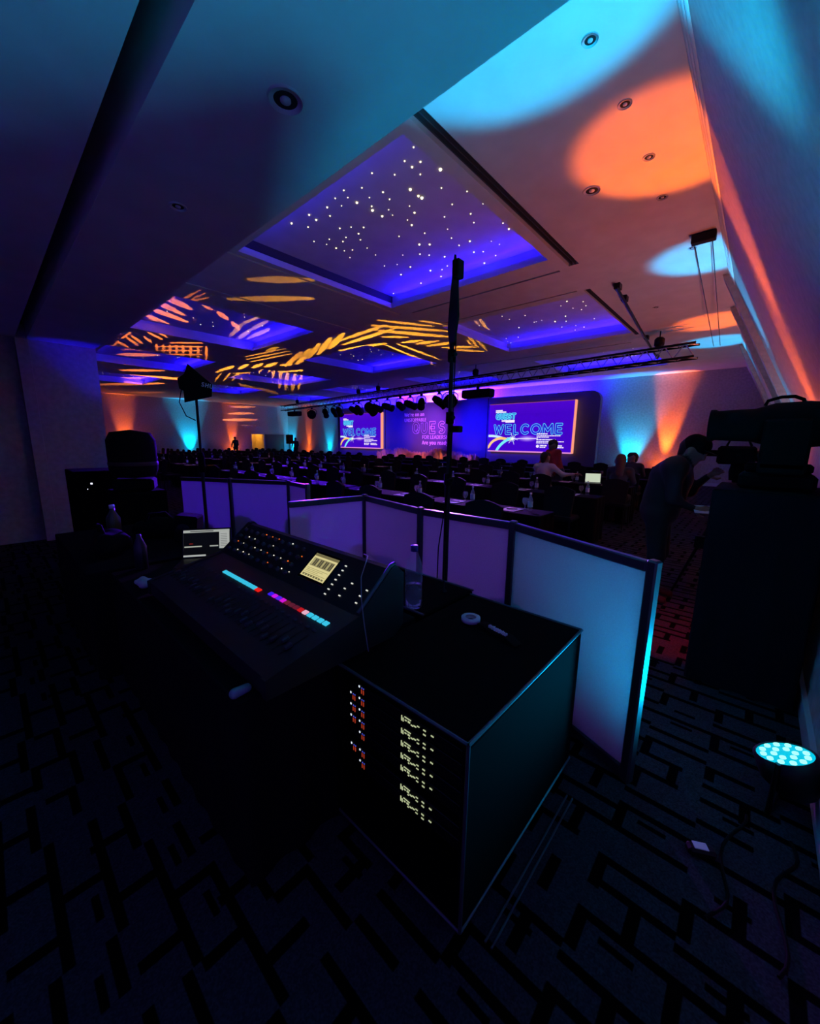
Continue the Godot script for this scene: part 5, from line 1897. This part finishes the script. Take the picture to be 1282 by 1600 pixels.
# ---------------------------------------------------------------- people
func people() -> void:
	var skin := Color(0.30, 0.16, 0.10)
	var black := Color(0.012, 0.012, 0.014)
	# camera operator, stooping to the viewfinder, facing +x
	var z := -4.62
	var J := {
		"pelvis": Vector3(-0.70, 0.95, z), "chest": Vector3(-0.64, 1.27, z), "neck": Vector3(-0.56, 1.44, z), "head": Vector3(-0.49, 1.54, z), "face": Vector3(0.85, -0.42, 0.12),
		"shl": Vector3(-0.60, 1.38, z - 0.19), "ell": Vector3(-0.50, 1.14, z - 0.26), "wrl": Vector3(-0.36, 1.30, z - 0.16),
		"shr": Vector3(-0.60, 1.38, z + 0.19), "elr": Vector3(-0.56, 1.09, z + 0.26), "wrr": Vector3(-0.40, 1.02, z + 0.22),
		"hipl": Vector3(-0.70, 0.90, z - 0.09), "knl": Vector3(-0.66, 0.49, z - 0.11), "anl": Vector3(-0.70, 0.08, z - 0.12),
		"hipr": Vector3(-0.70, 0.90, z + 0.09), "knr": Vector3(-0.66, 0.49, z + 0.11), "anr": Vector3(-0.72, 0.08, z + 0.14),
		"toe": Vector3(1, 0, 0.1), "reachr": Vector3(0.9, 0.0, 0.05), "palmr": Vector3(0, -0.3, -1), "reachl": Vector3(0.6, 0.5, 0.2), "palml": Vector3(0.3, 0, 1)}
	var o := human("person", "camera operator in black with a cap stooping over his video camera", J, black, black, skin, black, 0.014, true, "short", false, 0.035)
	var st := mb()
	var f := Vector3(0.85, -0.42, 0.12).normalized()
	var up := Vector3(0.42, 0.9, 0).normalized()
	net(st, [[J.head + up * 0.065 - f * 0.02, J.head + up * 0.07 + f * 0.02, 0.102, 0.098, Color.WHITE]], 0.012, 0.03)
	put("cap", st, M.black_cloth, o)
	st = mb()
	var cb := Basis(f.cross(up), up, -f)
	box(st, Vector3(0, 0.055, -0.125), Vector3(0.14, 0.008, 0.10), 0.003, Transform3D(cb, J.head))
	put("cap_peak", st, M.black_cloth, o)
	# man in red leaning over a table
	var at := [Vector3(-3.85, 0, -9.65)]
	var P := func(x, y, zz) -> Vector3: return at[0] + Vector3(x, y, zz)
	J = {"pelvis": P.call(0.12, 0.95, 0), "chest": P.call(0.02, 1.27, 0.02), "neck": P.call(-0.02, 1.44, 0.04), "head": P.call(-0.02, 1.55, 0.06), "face": Vector3(-0.6, -0.3, 0.7),
		"shl": P.call(0.16, 1.38, 0.10), "ell": P.call(0.20, 1.12, 0.16), "wrl": P.call(0.10, 0.92, 0.24),
		"shr": P.call(-0.16, 1.38, -0.02), "elr": P.call(-0.30, 1.14, 0.02), "wrr": P.call(-0.36, 0.92, 0.14),
		"hipl": P.call(0.20, 0.9, 0.04), "knl": P.call(0.19, 0.48, 0.06), "anl": P.call(0.2, 0.08, 0.04), "hipr": P.call(0.04, 0.9, -0.04), "knr": P.call(0.03, 0.48, -0.02), "anr": P.call(0.03, 0.08, -0.03), "toe": Vector3(-0.5, 0, 0.8)}
	human("person", "standing man in a red shirt bending over a table before the screen", J, Color(0.42, 0.03, 0.03), Color(0.03, 0.03, 0.06), skin, black, 0.022, true)
	# seated man in a pale shirt
	at[0] = Vector3(-3.45, 0.06, -8.24)
	J = {"pelvis": P.call(0, 0.57, 0), "chest": P.call(-0.04, 0.92, -0.04), "neck": P.call(-0.05, 1.10, -0.06), "head": P.call(-0.05, 1.21, -0.07), "face": Vector3(0.4, -0.1, -0.9)}
	for e in [["l", -1.0], ["r", 1.0]]:
		var s: String = e[0]
		var q: float = e[1]
		J["sh" + s] = P.call(-0.04 + q * 0.19, 1.03, -0.05)
		J["el" + s] = P.call(0.02 + q * 0.24, 0.82, -0.16)
		J["wr" + s] = P.call(0.08 + q * 0.16, 0.84, -0.26)
		J["hip" + s] = P.call(q * 0.09, 0.53, -0.04)
		J["kn" + s] = P.call(q * 0.12, 0.50, -0.28)
		J["an" + s] = P.call(q * 0.12, 0.04, -0.24)
	J["toe"] = Vector3(0, 0, -1)
	J["elr"] = P.call(0.34, 0.88, -0.12)
	J["wrr"] = P.call(0.55, 0.90, -0.22)
	human("person", "seated man in a pale shirt reaching sideways over the table", J, Color(0.55, 0.48, 0.46), Color(0.03, 0.03, 0.05), skin, black, 0.022, true)
	# two people seated by the aisle
	for k in 2:
		at[0] = [Vector3(-1.98, 0.06, -8.24), Vector3(-2.25, 0.06, -10.42)][k]
		J = {"pelvis": P.call(0, 0.56, 0), "chest": P.call(-0.02, 0.91, -0.05), "neck": P.call(-0.03, 1.10, -0.07), "head": P.call(-0.03, 1.21, -0.09), "face": Vector3(-0.4, -0.15, -0.9) if k == 0 else Vector3(-0.8, -0.1, 0.5)}
		for e in [["l", -1.0], ["r", 1.0]]:
			var s: String = e[0]
			var q: float = e[1]
			J["sh" + s] = P.call(q * 0.18, 1.03, -0.06)
			J["el" + s] = P.call(q * 0.22, 0.82, -0.16)
			J["wr" + s] = P.call(q * 0.12 - 0.05, 0.80, -0.28)
			J["hip" + s] = P.call(q * 0.09, 0.52, -0.04)
			J["kn" + s] = P.call(q * 0.12, 0.50, -0.28)
			J["an" + s] = P.call(q * 0.12, 0.04, -0.24)
		J["toe"] = Vector3(0, 0, -1)
		human("person", ["woman with long hair in dark clothes seated by the aisle", "person in dark clothes seated beyond the long haired woman"][k], J, Color(0.03, 0.025, 0.03), black, skin, Color(0.06, 0.03, 0.02) if k == 0 else black, 0.024, true, "long" if k == 0 else "short")
	# standing staff near the left wall
	for k in 2:
		at[0] = [Vector3(-29.2, 0, -17.9), Vector3(-31.6, 0, -13.9)][k]
		J = {"pelvis": P.call(0, 0.97, 0), "chest": P.call(0, 1.32, 0), "neck": P.call(0, 1.52, 0.01), "head": P.call(0.01, 1.64, 0.02), "face": Vector3(0.6, -0.2, 0.6)}
		for e in [["l", -1.0], ["r", 1.0]]:
			var s: String = e[0]
			var q: float = e[1]
			J["sh" + s] = P.call(q * 0.13, 1.45, -q * 0.13)
			J["el" + s] = P.call(q * 0.19, 1.17, -q * 0.17 + 0.03)
			J["wr" + s] = P.call(q * 0.17, 0.93, -q * 0.14 + 0.1)
			J["hip" + s] = P.call(q * 0.07, 0.92, -q * 0.07)
			J["kn" + s] = P.call(q * 0.08, 0.49, -q * 0.08)
			J["an" + s] = P.call(q * 0.08, 0.08, -q * 0.08)
		J["toe"] = Vector3(0.7, 0, 0.7)
		human("person", ["dark figure standing in front of the orange light on the far wall", "dark figure standing before the orange light by the lit doorway"][k], J, black, black, skin, black, 0.03, false)
	# laptops on the tables
	for k in 2:
		var lp := thing("laptop", ["open laptop with white screen on the table by the aisle", "dark open laptop on the table before the second seated person"][k], "laptop", [Vector3(-2.62, 0.755, -8.82), Vector3(-2.75, 0.755, -10.98)][k], [0.35, 0.2][k])
		st = mb()
		span(st, Vector3(-0.16, 0, -0.11), Vector3(0.16, 0.016, 0.11), 0.004)
		put("keyboard_base", st, M.black_metal, lp)
		st = mb()
		box(st, Vector3(0, 0.105, 0), Vector3(0.32, 0.21, 0.01), 0.003, Transform3D(Basis(Vector3.RIGHT, -0.25), Vector3(0, 0.014, -0.11)))
		put("lid", st, M.black_metal, lp)
		st = mb()
		box(st, Vector3(0, 0.105, 0.006), Vector3(0.30, 0.19, 0.002), 0.0, Transform3D(Basis(Vector3.RIGHT, -0.25), Vector3(0, 0.014, -0.11)))
		put("screen", st, emat(Color(0.85, 0.9, 0.8), 0.8) if k == 0 else M.dark_gloss, lp)

const STARS_NEAR := [[-3.29,-3.63,1.0],[-3.51,-3.72,1.0],[-3.38,-3.85,1.3],[-3.51,-3.85,1.5],[-3.28,-4.10,2.4],[-3.95,-3.61,1.0],[-3.76,-3.81,1.0],[-3.52,-4.01,1.0],[-4.25,-3.71,1.0],[-3.48,-4.38,1.0],[-3.80,-4.14,2.2],[-4.11,-3.95,1.3],[-4.47,-3.59,1.0],[-4.55,-3.72,0.8],[-4.54,-3.87,1.9],[-4.33,-3.91,0.8],[-4.15,-4.11,1.0],[-3.81,-4.31,1.8],[-3.80,-4.37,2.4],[-3.27,-4.65,1.0],[-3.24,-4.83,1.0],[-4.94,-3.67,1.4],[-4.69,-3.62,1.0],[-5.29,-3.61,1.5],[-5.32,-3.75,1.7],[-5.08,-3.82,1.2],[-4.76,-3.78,0.8],[-4.51,-4.13,2.2],[-4.45,-4.06,1.2],[-4.51,-4.32,1.8],[-4.33,-4.27,0.8],[-4.38,-4.40,0.7],[-4.05,-4.40,0.8],[-4.10,-4.56,1.6],[-3.58,-4.75,1.0],[-3.84,-4.92,1.0],[-3.51,-5.10,1.2],[-3.60,-5.32,1.0],[-3.25,-5.01,1.0],[-5.68,-3.56,1.6],[-5.58,-3.78,1.2],[-5.24,-4.12,1.3],[-5.08,-4.21,1.0],[-5.14,-4.41,1.3],[-4.94,-4.34,1.2],[-4.34,-4.77,1.6],[-4.34,-5.07,1.0],[-4.71,-4.88,1.0],[-4.30,-4.63,0.8],[-3.28,-5.61,1.0],[-3.29,-5.81,1.6],[-5.88,-4.09,1.0],[-5.63,-4.21,1.0],[-5.80,-4.28,0.8],[-5.78,-4.46,1.4],[-5.52,-4.40,1.2],[-5.38,-4.35,1.0],[-5.62,-4.68,1.0],[-5.75,-4.61,0.8],[-5.26,-4.55,1.0],[-5.38,-4.80,0.8],[-5.45,-5.06,0.8],[-5.87,-4.83,0.8],[-4.63,-5.28,1.9],[-4.50,-5.39,1.7],[-4.84,-5.54,1.2],[-4.74,-5.67,1.2],[-4.11,-5.46,1.0],[-4.15,-5.73,1.1],[-3.94,-5.73,1.6],[-4.09,-6.08,1.2],[-3.96,-6.17,1.0],[-4.57,-5.89,1.5],[-4.75,-6.21,1.0],[-5.11,-6.16,1.7],[-5.30,-5.80,1.4],[-5.66,-5.93,1.5],[-5.63,-6.49,1.5],[-5.12,-6.50,1.3],[-4.80,-6.61,1.7],[-4.17,-6.55,1.6],[-3.87,-6.43,1.0],[-6.46,-6.53,1.0],[-5.64,-5.46,0.9],[-5.42,-5.57,0.8],[-5.09,-5.37,0.8],[-4.92,-6.27,1.0],[-3.63,-6.13,0.7],[-3.68,-5.96,0.6],[-4.00,-5.21,0.7]]
const STARS_NEXT := [[-3.74,-9.41,1.3],[-3.96,-9.62,0.8],[-3.80,-9.96,0.8],[-3.47,-9.67,1.0],[-3.51,-9.98,1.1],[-3.68,-10.19,1.0],[-3.66,-11.10,1.3],[-4.53,-10.70,1.9],[-4.30,-10.87,1.2],[-4.15,-10.43,1.0],[-4.58,-11.31,1.2],[-4.24,-11.41,0.8],[-4.11,-11.69,1.5],[-4.40,-11.82,1.0],[-6.28,-9.75,1.1],[-5.40,-9.43,1.0],[-5.52,-10.61,1.5],[-4.92,-9.74,1.2],[-4.98,-10.41,1.0],[-4.53,-10.69,1.5],[-3.75,-9.42,1.1],[-4.16,-10.45,1.3],[-5.38,-9.78,0.9],[-6.36,-11.43,1.2],[-6.00,-11.52,1.4],[-6.63,-11.79,0.8],[-6.97,-12.18,1.1],[-4.92,-10.40,0.8],[-4.76,-10.38,0.8]]
const STROKES_A := [[-10.77,-3.34,-11.24,-4.03,0.180],[-11.21,-3.29,-11.86,-4.08,0.155],[-11.83,-3.27,-12.42,-4.34,0.179],[-12.44,-3.32,-12.99,-4.10,0.107],[-12.51,-3.26,-10.00,-3.61,0.046],[-9.88,-3.30,-8.97,-3.61,0.050],[-9.83,-3.27,-8.70,-3.32,0.031],[-9.54,-3.39,-8.74,-3.46,0.029],[-17.59,-3.39,-15.21,-3.26,0.049],[-15.90,-3.24,-16.68,-3.64,0.078],[-15.09,-3.23,-15.76,-3.63,0.092],[-14.64,-3.23,-13.51,-3.24,0.047],[-14.18,-3.25,-15.23,-3.78,0.078],[-13.93,-3.34,-14.84,-3.82,0.071],[-13.75,-3.60,-14.47,-3.99,0.061],[-13.12,-3.56,-13.76,-4.06,0.089],[-12.78,-3.63,-13.32,-4.06,0.067],[-14.52,-4.13,-15.67,-4.44,0.045],[-14.40,-4.28,-15.72,-4.65,0.046],[-14.28,-4.43,-15.77,-4.87,0.046],[-14.16,-4.58,-15.82,-5.09,0.047],[-14.04,-4.73,-15.88,-5.32,0.048],[-13.90,-4.90,-15.91,-5.57,0.049],[-13.76,-5.07,-15.94,-5.84,0.050],[-13.59,-5.26,-15.95,-6.13,0.050],[-14.02,-4.35,-13.24,-4.98,0.101],[-14.88,-4.28,-13.77,-5.17,0.110],[-15.54,-4.45,-14.37,-5.39,0.120],[-16.26,-4.65,-15.03,-5.62,0.131],[-16.46,-3.96,-16.00,-4.33,0.200],[-17.62,-4.12,-16.87,-4.71,0.255],[-19.42,-4.38,-18.38,-5.19,0.341],[-21.27,-4.65,-19.88,-5.72,0.322],[-22.71,-5.04,-21.71,-7.63,0.894],[-28.27,-4.90,-24.49,-6.94,0.893],[-32.80,-6.24,-29.17,-8.31,1.145],[-10.75,-4.16,-10.90,-4.40,0.084],[-10.93,-4.55,-11.40,-4.96,0.102],[-11.46,-5.12,-12.06,-5.55,0.089]]
const STROKES_B := [[-12.77,-6.02,-11.20,-5.66,0.087],[-11.33,-5.67,-9.94,-5.65,0.086],[-12.80,-6.28,-11.59,-6.06,0.106],[-11.70,-6.09,-10.44,-5.95,0.082],[-12.57,-6.47,-11.09,-6.34,0.125],[-12.67,-6.83,-11.87,-6.75,0.123],[-14.17,-6.78,-11.86,-7.03,0.077],[-14.52,-7.03,-12.10,-7.29,0.082],[-14.87,-7.33,-12.34,-7.56,0.085],[-18.46,-7.47,-16.28,-7.25,0.123],[-17.38,-7.45,-16.25,-7.27,0.128],[-16.81,-7.75,-15.45,-7.47,0.129],[-16.02,-7.99,-14.82,-7.76,0.142],[-15.43,-8.22,-14.23,-8.02,0.157],[-14.56,-8.46,-14.09,-8.54,0.210],[-14.71,-8.69,-13.07,-7.99,0.066],[-13.60,-8.32,-12.65,-7.97,0.082],[-13.91,-8.68,-12.40,-8.18,0.131],[-16.85,-9.39,-19.43,-10.71,0.076],[-16.69,-9.63,-20.94,-11.94,0.095],[-16.65,-9.94,-21.47,-12.61,0.106],[-17.04,-10.52,-21.70,-13.19,0.118],[-17.27,-10.97,-20.68,-13.00,0.085],[-20.91,-9.61,-22.18,-10.36,0.059],[-21.02,-9.82,-22.31,-10.60,0.060],[-21.14,-10.03,-22.45,-10.83,0.061],[-21.25,-10.25,-22.59,-11.08,0.062],[-21.37,-10.47,-22.73,-11.33,0.063],[-21.49,-10.70,-22.88,-11.58,0.063],[-21.62,-10.94,-23.03,-11.85,0.064],[-21.75,-11.18,-23.19,-12.12,0.065],[-21.88,-11.42,-23.35,-12.39,0.066],[-22.01,-11.67,-23.52,-12.68,0.067],[-22.15,-11.93,-23.68,-12.97,0.068],[-22.29,-12.20,-23.86,-13.27,0.069],[-22.44,-12.47,-24.04,-13.58,0.070],[-21.39,-8.54,-18.50,-7.70,0.060],[-20.82,-8.76,-18.07,-7.92,0.061],[-20.26,-8.98,-17.65,-8.14,0.061],[-19.72,-9.19,-17.24,-8.35,0.062],[-19.18,-9.40,-16.83,-8.57,0.062],[-18.66,-9.61,-16.43,-8.77,0.063],[-18.15,-9.80,-16.03,-8.98,0.063],[-17.65,-10.00,-15.63,-9.18,0.064],[-18.01,-8.08,-15.00,-9.63,0.147],[-18.52,-8.34,-14.89,-9.56,0.133],[-19.07,-8.62,-14.79,-9.49,0.120],[-7.42,-3.75,-6.57,-4.46,0.180],[-8.72,-3.95,-7.38,-5.00,0.191],[-7.35,-6.91,-6.64,-8.16,0.117],[-7.77,-7.12,-6.57,-8.82,0.149],[-8.08,-7.40,-6.86,-9.32,0.182],[-6.60,-7.58,-6.36,-8.15,0.091],[-6.37,-8.29,-6.23,-8.63,0.110],[-6.04,-8.83,-6.97,-11.32,0.059],[-6.27,-9.07,-6.94,-10.73,0.058],[-6.67,-9.69,-6.97,-10.45,0.046],[-7.78,-10.11,-6.94,-10.69,0.176],[-8.01,-9.67,-7.20,-9.79,0.181],[-8.12,-9.26,-7.44,-9.36,0.172],[-8.35,-8.86,-7.78,-9.01,0.152],[-7.68,-10.52,-7.14,-11.32,0.162],[-8.35,-8.04,-7.86,-8.51,0.134],[-14.14,-8.50,-11.84,-7.61,0.128],[-13.35,-8.44,-11.27,-7.56,0.119],[-12.62,-8.39,-10.40,-7.33,0.117],[-11.75,-8.21,-9.61,-7.16,0.123],[-10.77,-7.96,-8.97,-7.11,0.136],[-9.64,-7.53,-7.52,-7.30,0.120],[-9.97,-7.90,-7.47,-7.66,0.132],[-10.64,-8.31,-8.84,-8.59,0.174],[-8.96,-8.71,-9.80,-12.23,0.091],[-8.58,-8.80,-8.99,-11.54,0.092]]
const STROKES_W := [[-32.26,-14.35,-32.11,-15.80,0.078],[-32.74,-14.40,-32.56,-16.11,0.109],[-33.40,-14.59,-33.20,-16.55,0.161],[-34.30,-14.73,-34.06,-17.16,0.244],[-35.60,-14.62,-35.23,-18.47,0.392],[-37.54,-14.73,-37.06,-19.89,0.629]]
